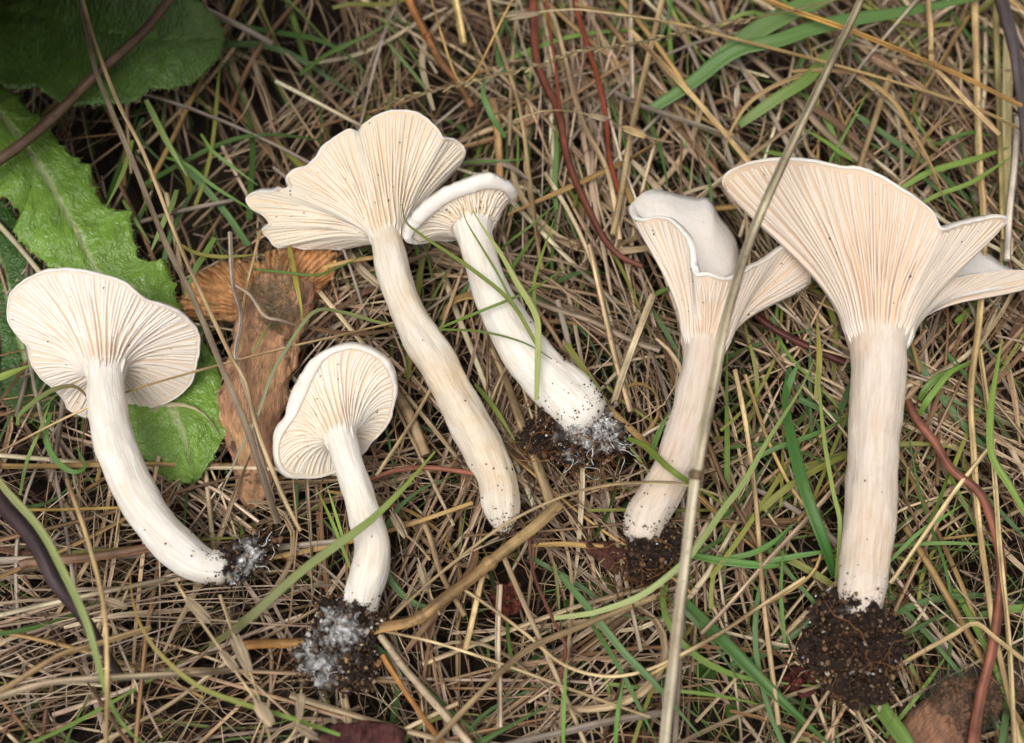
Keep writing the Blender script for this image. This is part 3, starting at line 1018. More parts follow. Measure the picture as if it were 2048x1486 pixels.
def broad_leaf(name, label, mid, left, right, col, seed, bull=.05, hairs=160, cat='leaf', group=None, edge=-.12, rib='#a9b878'):
    """mid (px,py,z); left/right outlines (px,py) from base to tip"""
    n, h = 150, 13
    Mp = cr(np.array([[*q] for q in mid], float), n)
    Lp, Rp = polyline(left, n), polyline(right, n)
    r_ = np.random.default_rng(seed)
    if hairs:
        for E_ in (Lp, Rp):
            i = 6
            while i < n - 5:
                dv = E_[i] - Mp[i, :2]
                ln = np.hypot(*dv)
                E_[i] = E_[i] + dv / (ln + 1e-6) * r_.uniform(4, 11) * (1 if rib == '#a9b878' else .5)
                i += int(r_.integers(5, 13))
    V = np.zeros((n, 2 * h - 1, 3))
    suv = np.zeros_like(V)
    along = 0
    for i in range(n):
        for j in range(2 * h - 1):
            f = (j - (h - 1)) / (h - 1)
            e = Lp[i] if f < 0 else Rp[i]
            a = abs(f)
            px, py = Mp[i, 0] * (1 - a) + e[0] * a, Mp[i, 1] * (1 - a) + e[1] * a
            z = Mp[i, 2] + edge * a * a + .10 * math.sqrt(a) - .10 * a
            z += bull * (fbm(px * .022, py * .022, seed, 3) + .5 * fbm(px * .06, py * .06, seed + 4, 2)) + .12 * fbm(px * .006, py * .006, seed + 9, 2)
            z -= .05 * math.exp(-(f / .06) ** 2)
            V[i, j] = at(px, py, z)
            suv[i, j] = (f if rib == '#a9b878' else f + 3, i / n * 9, seed)
    mb = MB()
    lc = lin(col)
    mb.add(V, gf(n, 2 * h - 1, False), lc, suv)
    base = V[0, h - 1]
    root = empty(name, base)
    tag(root, label, cat, group)
    o = mb.obj('blade', M_LEAF, parent=root)
    so_ = o.modifiers.new('thickness', 'SOLIDIFY')
    so_.thickness = .00025
    so_.offset = -1
    # midrib
    mbr = MB()
    mr = V[:, h - 1] + np.array([0, 0, -.012])
    tube(mbr, mr[::3], np.linspace(.10, .02, len(mr[::3])), 6, lin(rib), flat=.5)
    mbr.obj('midrib', M_GRASS, parent=root)
    if hairs:
        mbh = MB()
        for _ in range(hairs * 2):
            i, j = r_.integers(3, n - 3), (0 if r_.random() < .5 else 2 * h - 2)
            p = V[i, j]
            dr = unit(V[i, j] - V[i, h - 1] + r_.normal(size=3) * .15)
            tube(mbh, np.array([p, p + dr * .035 + [0, 0, .008], p + dr * .06]), np.array([.006, .004, .0015]), 3, lin('#c6cfa0'))
        mbh.obj('edge_hairs', M_GRASS, parent=root, kind='stuff')
    return root


broad_leaf('dandelion_leaf', 'bright green toothed broad leaf running beneath the white fan cap', [
    (-30, 190, .9), (30, 260, 1.0), (80, 330, 1.0), (130, 420, .9), (180, 520, .75), (225, 600, .55), (280, 700, .35), (330, 790, .35), (368, 870, .4), (385, 955, .3)], [
    (-30, 330), (-5, 385), (8, 392), (40, 420), (48, 455), (26, 462), (60, 500), (110, 540), (150, 600), (175, 700), (190, 780), (215, 860), (255, 905), (298, 922), (312, 945), (355, 965), (385, 966)], [
    (0, 172), (30, 190), (60, 225), (85, 235), (92, 238), (100, 262), (125, 298), (165, 330), (181, 328), (184, 370), (205, 410), (236, 423), (258, 421), (266, 470), (275, 515), (300, 525), (328, 517), (345, 560), (355, 610), (385, 660), (420, 700), (440, 750), (455, 820), (453, 865), (430, 910), (400, 955), (385, 966)],
    '#74ae3c', 3, bull=.08)
broad_leaf('dandelion_leaf', 'dark green rounded broad leaf in the shade behind the bright toothed leaf', [
    (-60, 20, 1.0), (60, 30, 1.3), (160, 60, 1.4), (260, 80, 1.35), (350, 85, 1.2), (425, 80, .9), (449, 78, .8)], [
    (-70, 130), (20, 178), (60, 178), (70, 172), (110, 200), (150, 212), (200, 208), (255, 208), (280, 200), (297, 178), (340, 178), (385, 168), (415, 140), (440, 110), (449, 78)], [
    (-60, -140), (60, -120), (160, -90), (260, -60), (340, -30), (400, 5), (430, 35), (445, 60), (449, 78)],
    '#5a8c38', 6, bull=.05, hairs=120, rib='#3f6a28')
broad_leaf('dandelion_leaf', 'darker hairy leaf lying under the left edge of the white fan cap', [
    (-40, 420, .1), (0, 520, .2), (25, 620, .2), (45, 700, .1), (70, 790, -.1), (90, 850, -.3)], [
    (-110, 440), (-90, 560), (-60, 680), (-20, 760), (30, 830), (90, 850)], [
    (10, 400), (60, 480), (95, 560), (120, 660), (125, 760), (110, 830), (90, 850)],
    '#3f7030', 9, bull=.05, hairs=150)
# leaves added above the upper left corner, mostly out of frame, to shade it
broad_leaf('dandelion_leaf', 'large dark arching leaf added to shade the corner behind the rounded leaf', [
    (-330, -160, 1.0), (-220, -120, 4.6), (-120, -70, 5.6), (-30, -38, 5.4), (45, -26, 4.4), (90, -22, 3.6)], [
    (-340, -60), (-240, 20), (-140, 60), (-50, 30), (30, 8), (90, -22)], [
    (-300, -330), (-180, -290), (-80, -230), (0, -150), (60, -80), (90, -22)],
    '#33551f', 12, bull=.05, hairs=0, rib='#3f6a28')
broad_leaf('dandelion_leaf', 'large dark leaf added out of frame to shade the straw behind the rounded leaf tip', [
    (-60, -420, 1.0), (60, -330, 5.4), (180, -250, 6.4), (300, -180, 6.2), (400, -140, 5.2), (470, -110, 4.2)], [
    (-140, -360), (-20, -220), (90, -140), (210, -90), (340, -70), (470, -110)], [
    (0, -500), (140, -440), (280, -360), (400, -270), (470, -190), (470, -110)],
    '#33551f', 15, bull=.05, hairs=0, rib='#3f6a28')


for k, (dx, dy, dz, lb) in enumerate([(-150, 60, -1.2, 'dark drooping leaf hanging above the bright toothed leaf\'s base'), (120, -10, -.6, 'dark upper leaf added out of frame for shade above the rounded leaf'), (330, -60, -.8, 'dark leaf added out of frame for shade behind the hollow'),
        (250, -50, 2.2, 'high leaf added out of frame for shade above the rounded leaf tip'), (430, -60, 2.4, 'high leaf added out of frame for shade above the straw'), (30, -20, 2.0, 'high leaf added out of frame for shade above the dark corner'), (-120, 190, 1.6, 'outermost high leaf added out of frame for shade above the toothed leaf')]):
    broad_leaf('dandelion_leaf', lb, [  # more unseen leaves, added to block sky light from the corner
        (-330 + dx, -160 + dy, 1.0), (-220 + dx, -130 + dy, 4.2 + dz), (-120 + dx, -90 + dy, 5.2 + dz), (-30 + dx, -62 + dy, 5.0 + dz), (30 + dx, -52 + dy, 4.2 + dz), (60 + dx, -48 + dy, 3.6 + dz)], [
        (-340 + dx, -60 + dy), (-240 + dx, 10 + dy), (-140 + dx, 20 + dy), (-50 + dx, -2 + dy), (20 + dx, -25 + dy), (60 + dx, -48 + dy)], [
        (-300 + dx, -380 + dy), (-180 + dx, -350 + dy), (-80 + dx, -290 + dy), (0 + dx, -200 + dy), (50 + dx, -110 + dy), (60 + dx, -48 + dy)],
        '#2f4f1e', 18 + k, bull=.05, hairs=0, rib='#3f6a28')


def round_leaf(px, py, r, label, z=-.35, col='#4f8436', seed=0, ex=1.0, rot=0.0):
    c = at(px, py, z)
    rr = r / 100 * psc(c)
    n, m = 7, 22
    V, sv = [], []
    for i in range(n):
        q = i / (n - 1)
        for j in range(m):
            a = j / m * 2 * math.pi
            k = rr * q * (1 - .16 * math.exp(-((a - 4.7) / .22) ** 2)) * (1 + .04 * math.sin(5 * a + seed))
            x, y = k * math.cos(a) * ex, k * math.sin(a)
            V.append(c + np.array([x * math.cos(rot) - y * math.sin(rot), x * math.sin(rot) + y * math.cos(rot), .10 * q * q * rr + .15 * x + .06 * rr * math.sin(2 * a + seed)]))
            sv.append((.3 + q, math.sin(a) * 2, seed))
    mb = MB()
    mb.add(V, gf(n, m, True), lin(col) * (1 + .1 * math.sin(seed * 3)), sv)
    foot = c + np.array([.25 * math.sin(seed), -.3, gz(c[0], c[1]) - c[2] + .05])
    root = empty('seedling', foot)
    tag(root, label, 'seedling', 'round seedlings in the dark gaps')
    mb.obj('leaf', M_LEAF, parent=root)
    mb = MB()
    tube(mb, cr(np.array([foot, (foot + c) / 2 + [.1, 0, .1], c]), 8), .02, 5, lin('#9ab070'))
    mb.obj('leaf_stalk', M_GRASS, parent=root)


for k, (px, py, r, lb, ex) in enumerate([
        (1202, 1182, 29, 'largest round green seedling leaf below the funnel mushroom\'s soil clump', 1.0),
        (1142, 1216, 20, 'narrow green seedling leaf beside the reddish wiry stem', .6),
        (1083, 1322, 20, 'oval green seedling leaf between straws left of the blue-green blades', .8),
        (1062, 1378, 17, 'small green seedling leaf low beside the reddish wiry stem', .8),
        (1338, 1348, 33, 'dull green round seedling half hidden behind the grey stalk', .9),
        (1414, 1340, 23, 'dim round seedling leaf in the dark gap beside the grey stalk', 1.0),
        (1476, 1357, 21, 'brightest round seedling leaf in the dark gap by the broad dark blade', 1.0),
        (1411, 1384, 17, 'small round seedling leaf in the dark gap under a brown straw', 1.0),
        (1468, 1424, 19, 'dim round seedling leaf low in the dark gap', 1.0),
        (1606, 1312, 20, 'round seedling leaf partly under the largest mushroom\'s soil clump', 1.0),
        (405, 195, 16, 'small seedling leaf in the dark hollow behind the rounded leaf', 1.1),
        (425, 222, 15, 'little oval seedling in the dark hollow among stalks', 1.3),
        (372, 245, 15, 'faint seedling leaf in the dark hollow beside the pale blade', 1.2)]):
    round_leaf(px, py, r, lb, z=-.45 if k < 10 else -.7, seed=k + 1, ex=ex, rot=k * .7, col='#4c8034' if k < 10 else '#5a7d3c')

# ------------------------------------------------------------------ the rotten mushroom
def rotten():
    base = at(500, 1000, .1)
    root = empty('rotten_mushroom', base)
    tag(root, 'rotten orange-brown mushroom with frayed gills, lying flattened under the twin straws', 'mushroom')
    edge = [(352, 640), (366, 600), (380, 565), (400, 545), (430, 528), (462, 518), (480, 528), (500, 522), (525, 524), (540, 505), (560, 492), (600, 482), (640, 486), (668, 500), (672, 530), (655, 560), (630, 590), (600, 610)]
    E = polyline(edge, 170)
    n = 16
    ctr = np.array([545, 625])
    V, sv, col = [], [], []
    r_ = np.random.default_rng(4)
    fr = r_.normal(size=170) * 1.6
    for i in range(n):
        q = i / (n - 1)
        for j in range(170):
            e = E[j] + (E[j] - ctr) * .012 * fr[j]
            p = ctr + (e - ctr) * q
            dist = np.linalg.norm(e - ctr)
            z = .22 + .30 * q * (1 - q) * 2 + .06 * math.sin(j * 1.35 + 2 * math.sin(q * 5)) * min(1, q * 2) + .10 * fbm(p[0] * .02, p[1] * .02, 1, 3) - .12 * q ** 3 + .1
            V.append(at(p[0], p[1], z))
            sv.append((j / 20, q * 3, 0))
            mixc = lin('#efb87e') * q + lin('#d2a070') * (1 - q)
            col.append(mixc * r_.uniform(.8, 1.2))
    mb = MB()
    mb.add(V, gf(n, 170, False), np.array(col), sv)
    o = mb.obj('cap', M_ROTCAP, parent=root)
    so_ = o.modifiers.new('thickness', 'SOLIDIFY')
    so_.thickness = .0012
    so_.offset = -1
    # flattened stalk
    sp = np.array([[*at(x, y, z), r / 100] for x, y, z, r in [(565, 560, .45, 60), (548, 635, .45, 66), (525, 710, .35, 62), (510, 780, .3, 66), (505, 850, .25, 60), (507, 910, .15, 46), (505, 960, .1, 38), (502, 995, 0, 26), (500, 1020, -.1, 6)]])
    C = cr(sp, 60)
    T, s, u = frame(C[:, :3])
    m = 30
    a = np.linspace(0, 2 * np.pi, m, endpoint=False) - np.pi / 2
    V = np.zeros((60, m, 3))
    sv = np.zeros((60, m, 3))
    cc = np.zeros((60, m, 3))
    for i in range(60):
        for j in range(m):
            k = 1 + .28 * fbm(math.cos(a[j]) * 1.3, math.sin(a[j]) * 1.3, i * .12, 4)
            V[i, j] = C[i, :3] + C[i, 3] * k * (math.cos(a[j]) * s[i] + .42 * math.sin(a[j]) * u[i])
            sv[i, j] = (math.cos(a[j]) * 3, i * .12, 1)
            f = min(1, max(0, .5 + .8 * fbm(math.cos(a[j]) * 1.5, i * .06, 5, 3)))
            cc[i, j] = lin('#f2c08e') * f + lin('#cc9478') * (1 - f)
    mb = MB()
    mb.add(V, gf(60, m, True), cc.reshape(-1, 3), sv)
    mb.obj('stem', M_BARK, parent=root)
    # mould and frayed fibres
    mb = MB()
    for _ in range(900):
        p = at(r_.normal(550, 24), r_.normal(600, 34), r_.uniform(.55, .85))
        hd = r_.uniform(0, 6.28) + np.cumsum(r_.normal(size=6) * .6)
        st = np.cumsum(np.stack([np.cos(hd), np.sin(hd), r_.normal(size=6) * .35], 1) * r_.uniform(.02, .07), 0)
        tube(mb, p + st, .005, 3, lin(r_.choice(['#c4b698', '#a89a70', '#d2c8b4', '#a89c60'])))
    for _ in range(70):
        j = r_.integers(0, 120)
        e = E[j]
        q0 = r_.uniform(.55, .95)
        p0 = at(*(ctr + (e - ctr) * q0), .62 - .2 * q0)
        p1 = at(*(ctr + (e - ctr) * (q0 + r_.uniform(.06, .22)) + r_.normal(size=2) * 3), .5 - .2 * q0)
        tube(mb, np.array([p0, (p0 + p1) / 2 + [0, 0, .03], p1]), r_.uniform(.006, .018), 4, lin(r_.choice(['#e4aa70', '#d09060', '#ecc490'])))
    mb.obj('mould_fibres', M_STRAW, parent=root, kind='stuff')


rotten()


def crumpled(name, label, outline, z, col, seed, cat, amp=.25, bs=.03):
    """a dead leaf or scrap of bark: outline (px,py), crumpled sheet with thickness"""
    E = polyline(outline + [outline[0]], 61)[:-1]
    ctr = E.mean(0)
    V, sv = [], []
    for i in range(9):
        q = i / 8
        for j in range(60):
            p = ctr + (E[j] - ctr) * q
            zz = z + amp * fbm(p[0] * bs, p[1] * bs, seed, 4) - .1 * q * q
            V.append(at(p[0], p[1], zz))
            sv.append((p[0] * .02, p[1] * .02, seed))
    mb = MB()
    mb.add(V, gf(9, 60, True), lin(col), sv)
    o = mb.obj(name, M_BARK)
    tag(o, label, cat)
    so_ = o.modifiers.new('thickness', 'SOLIDIFY')
    so_.thickness = .0008
    so_.offset = -1


crumpled('dead_leaf', 'dark purplish-red dead leaf lying in straw below the smallest mushroom\'s soil', [(620, 1500), (640, 1470), (680, 1450), (730, 1440), (780, 1446), (815, 1462), (805, 1490), (790, 1530), (700, 1545), (640, 1540)], .7, '#6a3a38', 3, 'leaf')
crumpled('dead_leaf', 'curled dark red dead leaf scrap touching the largest mushroom\'s soil clump', [(1560, 1372), (1575, 1345), (1600, 1330), (1625, 1340), (1635, 1365), (1622, 1385), (1590, 1392)], .1, '#6e302a', 7, 'leaf', amp=.5, bs=.05)
crumpled('dead_leaf', 'crumpled reddish dead leaf among straws below the tall bent stem', [(985, 1180), (1005, 1165), (1035, 1172), (1042, 1195), (1030, 1222), (1000, 1240), (985, 1215)], .05, '#8a4a3a', 9, 'leaf', amp=.5, bs=.05)
crumpled('bark_scrap', 'rusty brown bark scrap beneath the base of the cream funnel mushroom', [(1155, 1078), (1190, 1085), (1225, 1080), (1265, 1100), (1290, 1140), (1270, 1160), (1235, 1150), (1200, 1128), (1170, 1100)], .25, '#6e4334', 5, 'bark', amp=.3)
crumpled('bark_scrap', 'pale brown bark scrap under dry grass in front of the round seedlings', [(1180, 1500), (1230, 1465), (1300, 1460), (1360, 1475), (1380, 1510), (1280, 1540)], -.3, '#6b3a2c', 15, 'bark', amp=.3)


def fuzzy_root():
    sp = np.array([[*at(x, y, z), r / 100] for x, y, z, r in [(1800, 1560, -.2, 52), (1845, 1490, 0, 54), (1890, 1440, .05, 52), (1940, 1400, 0, 48), (2000, 1375, -.2, 40), (2060, 1360, -.5, 30)]])
    C = cr(sp, 46)
    T, s, u = frame(C[:, :3])
    m = 28
    a = np.linspace(0, 2 * np.pi, m, endpoint=False) - np.pi / 2
    V = np.zeros((46, m, 3))
    sv = np.zeros((46, m, 3))
    for i in range(46):
        for j in range(m):
            k = 1 + .22 * fbm(math.cos(a[j]) * 1.3, math.sin(a[j]) * 1.3 + 4, i * .15, 4)
            V[i, j] = C[i, :3] + C[i, 3] * k * (math.cos(a[j]) * s[i] + .7 * math.sin(a[j]) * u[i])
            sv[i, j] = (math.cos(a[j]) * 2, i * .15, 3)
    root = empty('woody_root', C[0, :3])
    tag(root, 'thick brown woody root covered in grey fuzz beside the dark red stalk', 'root')
    mb = MB()
    mb.add(V, gf(46, m, True), lin('#a87c60'), sv)
    mb.obj('bark', M_BARK, parent=root)
    mb = MB()
    r_ = np.random.default_rng(8)
    for _ in range(3200):
        i, j = r_.integers(17, 45), r_.integers(m)
        p = V[i, j]
        if p[2] < C[i, 2] - .1:
            continue
        nrm = unit(p - C[i, :3])
        hd = unit(nrm + r_.normal(size=3) * .8)
        tube(mb, np.array([p, p + hd * .08, p + hd * .13 + r_.normal(size=3) * .06]), .006, 3, lin(r_.choice(['#77705f', '#5d5648', '#8f8874'])))
    mb.obj('fuzz', M_STRAW, parent=root, kind='stuff')


fuzzy_root()

# ------------------------------------------------------------------ stalks, straws and blades that can be told apart
def zfill(L, z):
    return [(q[0], q[1], q[2] if len(q) > 2 else z) for q in L]


def wpx(P, w0, w1, n):
    return np.linspace(w0, w1, n) / 100 * np.array([psc(p) for p in P])


def nodes_on(root, mb_list, P, R, spots, col, mat):
    for f in spots:
        i = int(f * (len(P) - 1))
        i = min(max(i, 1), len(P) - 2)
        t = unit(P[i + 1] - P[i - 1])
        mb = MB()
        q = np.linspace(-1, 1, 5)
        tube(mb, P[i] + t * (q * R[i] * .9)[:, None], R[i] * (1.04 + .3 * (1 - q * q)), 8, col)
        mb.obj('node', mat, parent=root)


def stalk(label, L, w0, col, w1=None, z=.5, name='dry_stalk', cat='straw', nodes=(), flat=.85, col2=None, group=None, n=None, sides=8):
    P = pts3(zfill(L, z))
    n = n or max(14, 4 * len(L))
    P = cr(P, n)
    R = wpx(P, w0, w0 if w1 is None else w1, n) / 2
    r_ = random.random
    R = R * np.array([1 + .10 * fbm(i * .35, len(label), w0, 3) for i in range(n)])
    c = lin(col)
    if col2:
        t = np.linspace(0, 1, n)[:, None]
        c = c * (1 - t) + lin(col2) * t
    mb = MB()
    if w0 > 8:
        tube(mb, P, R, 16, c, flat=flat, rnd=r_() * 9)
        k_ = (1 + .07 * np.sin(np.arange(16) * 2.4 + w0) + .04 * np.sin(np.arange(16) * 5.1))[None, :, None]
        mb.V[0] = (P[:, None] + (mb.V[0].reshape(len(P), 16, 3) - P[:, None]) * k_).reshape(-1, 3)
    else:
        tube(mb, P, R, sides, c, flat=flat, rnd=r_() * 9)
    if nodes:
        root = empty(name, P[np.argmin(P[:, 2])])
        mb.obj('culm', M_STRAW, parent=root)
        nodes_on(root, None, P, R, nodes, (c if c.ndim == 1 else c[0]) * np.array([.85, .78, .7]), M_STRAW)
    else:
        root = mb.obj(name, M_STRAW)
    tag(root, label, cat, group)
    return root, P, R


def blade(label, L, w, col, z=.5, name='grass_shoot', cat='shoot', tip=.12, fold=.35, tw=(0, 0), col2=None, base=.7, group=None, mat=None):
    P = pts3(zfill(L, z))
    n = max(16, 5 * len(L))
    P = cr(P, n)
    t = np.linspace(0, 1, n)
    prof = np.minimum(1, base + (1 - base) * t / .2) * np.clip((1 - t) / .45, tip, 1) ** .7
    W = w / 100 * np.array([psc(p) for p in P]) * prof
    c = lin(col)
    if col2:
        c = c * (1 - t[:, None]) + lin(col2) * t[:, None]
    mb = MB()
    ribbon(mb, P, W, c, fold, tw[0], tw[1], rnd=random.random() * 9, thick=.012)
    o = mb.obj(name, mat or M_GRASS)
    tag(o, label, cat, group)
    return o


def spikelet(mb, p, d, L, w, col, r_):
    n, m = 7, 6
    t = np.linspace(0, 1, n)
    P = p + d * (t * L)[:, None]
    R = w / 2 * np.sin(t * np.pi * .94 + .12) ** .8 + .004
    tube(mb, P, R, m, col, flat=.6, rnd=r_.random() * 9)


def seed_stalk(label, L, w, heads, col='#c4b08a', z=.6, hc='#b5a388'):
    """a thin stalk with papery spikelets at given pixel places (px,py,angle,length px,width px)"""
    P = cr(pts3(zfill(L, z)), 24)
    R = wpx(P, w, w * .8, 24) / 2
    root = empty('seed_stalk', P[np.argmin(P[:, 2])])
    tag(root, label, 'seed head')
    mb = MB()
    tube(mb, P, R, 6, lin(col), rnd=random.random() * 9)
    mb.obj('culm', M_STRAW, parent=root)
    r_ = np.random.default_rng(len(label))
    for x0, y0, x1, y1, ww in heads:
        i = np.argmin([np.hypot(*(at(x0, y0, q[2]) - q)[:2]) for q in P])
        p0, p1 = at(x0, y0, P[i, 2]), at(x1, y1, P[i, 2] + .1)
        d = unit(p1 - p0)
        Ln = np.linalg.norm(p1 - p0)
        side = unit(np.cross(d, [0, 0, 1]))
        mb = MB()
        for k in range(3):
            spikelet(mb, p0 + side * (k - 1) * ww / 650 + [0, 0, (k == 1) * .02], unit(d + side * (k - 1) * .05), Ln * (1 - .15 * abs(k - 1)), ww / 100 * .5, lin(hc) * r_.uniform(.85, 1.1), r_)
        for k in range(2):
            q = p0 + d * Ln * .9
            tube(mb, np.array([q, q + (d + side * (.2 - .4 * k)) * Ln * .25, q + (d + side * (.3 - .5 * k)) * Ln * .45]), .006, 3, lin(hc))
        mb.obj('spikelet', M_STRAW, parent=root)
    return root


# --- notable dry stalks
stalk('tall olive-grey stalk leaning across the funnel mushroom in front of everything', [(1790, -170, 2.6), (1722, 0, 3.4), (1640, 170, 3.9), (1560, 340, 4.3), (1500, 480, 4.3), (1452, 640, 4.1), (1425, 780, 3.8), (1395, 930, 3.4), (1375, 1090, 3.0), (1352, 1280, 2.4), (1330, 1486, 1.4), (1310, 1720, -.2)], 14, '#857a60', 26, col2='#b5ac98', nodes=(.68,))
stalk('thicker of the twin straws crossing the broad leaf and rotten mushroom', [(140, -60, 2.2), (158, -10, 2.2), (189, 130, 2.2), (217, 205, 2.1), (271, 335, 1.9), (329, 480, 1.7), (391, 606, 1.6), (446, 740, 1.5), (490, 846, 1.4), (537, 988, 1.1), (556, 1045, .8)], 9, '#a89880', 14)
stalk('thinner of the twin straws crossing the broad leaf and rotten mushroom', [(150, -60, 2.3), (165, 0, 2.3), (195, 99, 2.3), (236, 205, 2.2), (288, 308, 2.1), (355, 480, 1.8), (399, 579, 1.7), (465, 719, 1.6), (490, 760, 1.5), (517, 866, 1.4), (564, 988, 1.1), (600, 1062, .8)], 8, '#b8a07c', 9)
stalk('brown twig lying across both dandelion leaves', [(390, -50, 2.1), (338, 0, 2.1), (280, 70, 2.1), (190, 150, 1.9), (110, 230, 1.8), (40, 290, 1.7), (-50, 350, 1.5)], 18, '#6f5a4a', 24, name='twig', cat='twig')
stalk('long thin straw passing behind the fan mushroom\'s stem and over its gills', [(-40, 920, .9), (0, 903, .9), (143, 830, .95), (253, 784, 1.35), (390, 743, 1.55), (574, 695, 1.3), (700, 666, .9), (860, 628, .4)], 6, '#c0a67c', 5)
stalk('thick jointed yellow-brown straw between the two stem bases', [(1116, 1010, .6), (1080, 1045, .7), (1030, 1085, .75), (980, 1125, .8), (940, 1160, .8), (890, 1195, .8), (832, 1240, .75), (760, 1256, .7), (700, 1270, .5), (620, 1285, .45), (520, 1288, .5), (470, 1294, .4)], 25, '#bda67a', 19, col2='#a8783c', nodes=(.27, .49), z=.7)
stalk('thick pale upright straw meeting the jointed straw end to end', [(985, 700, .1), (1010, 755, .2), (1040, 840, .3), (1075, 930, .45), (1106, 1020, .55)], 13, '#c3ac85', 22)
stalk('fine bowed straw crossing over the funnel mushroom\'s stem base', [(780, 1237, 1.0), (880, 1147, 1.0), (1000, 1055, 1.0), (1108, 1000, 1.1), (1202, 972, 1.3), (1307, 964, 1.75), (1375, 970, 1.7), (1450, 995, .9)], 6, '#cdb68a')
stalk('fine sagging straw looping past the blue-green blades', [(930, 1180, .7), (1000, 1228), (1060, 1275), (1120, 1325), (1180, 1348), (1240, 1352), (1300, 1338), (1360, 1310), (1450, 1260), (1540, 1200), (1610, 1155)], 7, '#cdb68c', z=.7)
stalk('grey-brown straw rising towards the largest mushroom\'s stem', [(1402, 1268), (1469, 1197), (1536, 1120), (1621, 1029), (1690, 950)], 9, '#9c8872')
stalk('thin yellowish straw leaning to the largest mushroom\'s soil clump', [(1300, 1350), (1419, 1280), (1503, 1224), (1587, 1177), (1628, 1143), (1645, 1100)], 7, '#c9b07c')
stalk('pale upright thin straw between the two cream mushrooms', [(1470, 740), (1479, 780), (1493, 854), (1506, 948), (1516, 1049), (1526, 1184), (1538, 1290), (1558, 1450)], 10, '#b29c78')
stalk('brown straw slanting past the pale upright straw', [(1400, 850), (1415, 881), (1456, 982), (1520, 1100), (1572, 1205)], 10, '#84684a', z=.4)
stalk('slim golden straw slanting between the cream mushrooms\' stems', [(1490, 750), (1536, 880), (1580, 970), (1620, 1025)], 8, '#bfa36c', z=.4)
stalk('long upright pale straw running behind the largest cap\'s folded lobe', [(1949, -40), (1952, 84), (1954, 168), (1960, 337), (1966, 404), (1968, 500), (1958, 650), (1942, 780), (1948, 915), (1958, 1049), (1975, 1167), (1992, 1280), (2044, 1500)], 15, '#bfa87c', 12, z=.45)
stalk('second long straw beside the dark red stalk', [(1960, 700, .3), (1980, 850, .5), (1990, 960, .6), (2000, 1100, .7), (2018, 1280, .7), (2030, 1500, .6)], 10, '#c6b286', z=.6)
blade('wide pale yellow flattened straw beside the dark weathered stalk', [(2014, 60), (2014, 200), (2012, 330), (2006, 470), (2000, 560)], 20, '#cdc192', z=.35, name='dry_stalk', cat='straw', fold=.2, mat=M_STRAW)
stalk('ribbed olive straw beside the wide pale straw', [(1990, 10), (1994, 100), (1998, 220), (2004, 400), (2008, 480)], 12, '#aa9c68', z=.5)
stalk('white weathered straw with dark flecks behind the cap\'s tip', [(2036, 235), (2030, 330), (2020, 420), (2014, 520)], 13, '#c4bbb0', z=.6)
stalk('dark grey-purple weathered stalk standing behind the largest cap', [(1990, -60, 1.4), (2003, 0, 1.4), (2026, 84, 1.4), (2040, 168, 1.3), (2050, 252, 1.2), (2062, 400, .8)], 27, '#574f52', 18, z=1.2)
stalk('golden straw slanting across the wide green blades', [(1480, -30), (1552, 8), (1693, 58), (1784, 94), (1858, 125), (1936, 158), (2037, 209), (2090, 235)], 10, '#b98f46', z=1.3)
stalk('long thin tan straw under the olive-grey stalk', [(1150, 8), (1200, 21), (1366, 50), (1424, 66), (1573, 104), (1647, 124), (1738, 149), (1862, 186), (1960, 220), (2070, 272)], 7, '#c2a670', z=1.1)
stalk('kinked jointed straw crossing the golden straw', [(1853, -40), (1856, 0), (1862, 67), (1866, 126), (1902, 168), (1949, 219), (2000, 270)], 10, '#b0956c', z=1.2, nodes=(.45,))
stalk('pale stout straw standing behind the largest cap\'s rim', [(1790, 120), (1776, 161), (1750, 240), (1722, 325), (1715, 360)], 12, '#b5a27a', z=.6)
stalk('thin grey straw slanting over the wide green blade', [(1850, -30), (1834, 0), (1780, 62), (1718, 137), (1690, 175)], 7, '#bdb09c', z=1.0)
blade('dry curled grass blade arching down to the notch in the largest cap', [(1581, 143), (1655, 141), (1709, 149), (1780, 195), (1821, 257), (1862, 331), (1900, 430)], 10, '#b89a68', z=.9, name='dry_stalk', cat='straw', mat=M_STRAW)
blade('dry split grass blade arching beside the striped green blade', [(1655, 141), (1590, 155), (1531, 182), (1490, 215), (1457, 273), (1448, 320)], 9, '#c2a878', z=.85, name='dry_stalk', cat='straw', mat=M_STRAW)
stalk('short cut yellow straw hanging behind the hairy orange stem', [(905, -40), (911, 0), (928, 89)], 15, '#c7b078', z=.8)
st, P_, R_ = stalk('jointed orange-brown hairy stem behind the tall wavy mushroom', [(800, -60), (819, 0), (839, 41), (860, 82), (884, 126), (914, 161), (945, 215)], 17, '#a8703e', 13, z=.9, nodes=(.5,), name='jointed_stem', cat='stem', col2='#7d5a3c')
mb = MB()
for _ in range(420):
    i = random.randrange(len(P_) // 2, len(P_))
    dd = unit(rng.normal(size=3))
    tube(mb, np.array([P_[i] + dd * R_[i] * .9, P_[i] + dd * (R_[i] + .05), P_[i] + dd * (R_[i] + .09) + rng.normal(size=3) * .02]), .004, 3, lin('#a58a68'))
mb.obj('hairs', M_STRAW, parent=st, kind='stuff')
stalk('fine straw bent into a V over the hairy orange stem', [(858, -20), (863, 0), (890, 92), (912, 153), (925, 164), (940, 158), (962, 126), (1003, 41), (1030, -10)], 5, '#bf9d62', z=1.3)
stalk('thick dark red furrowed stalk between the rolled-rim mushroom and the funnel mushroom', [(1064, -20), (1068, 34), (1072, 113), (1089, 164), (1116, 222), (1133, 308), (1154, 369), (1181, 427), (1210, 480), (1240, 512), (1285, 533)], 17, '#74402f', 12, z=.55, name='red_stalk', cat='stalk')
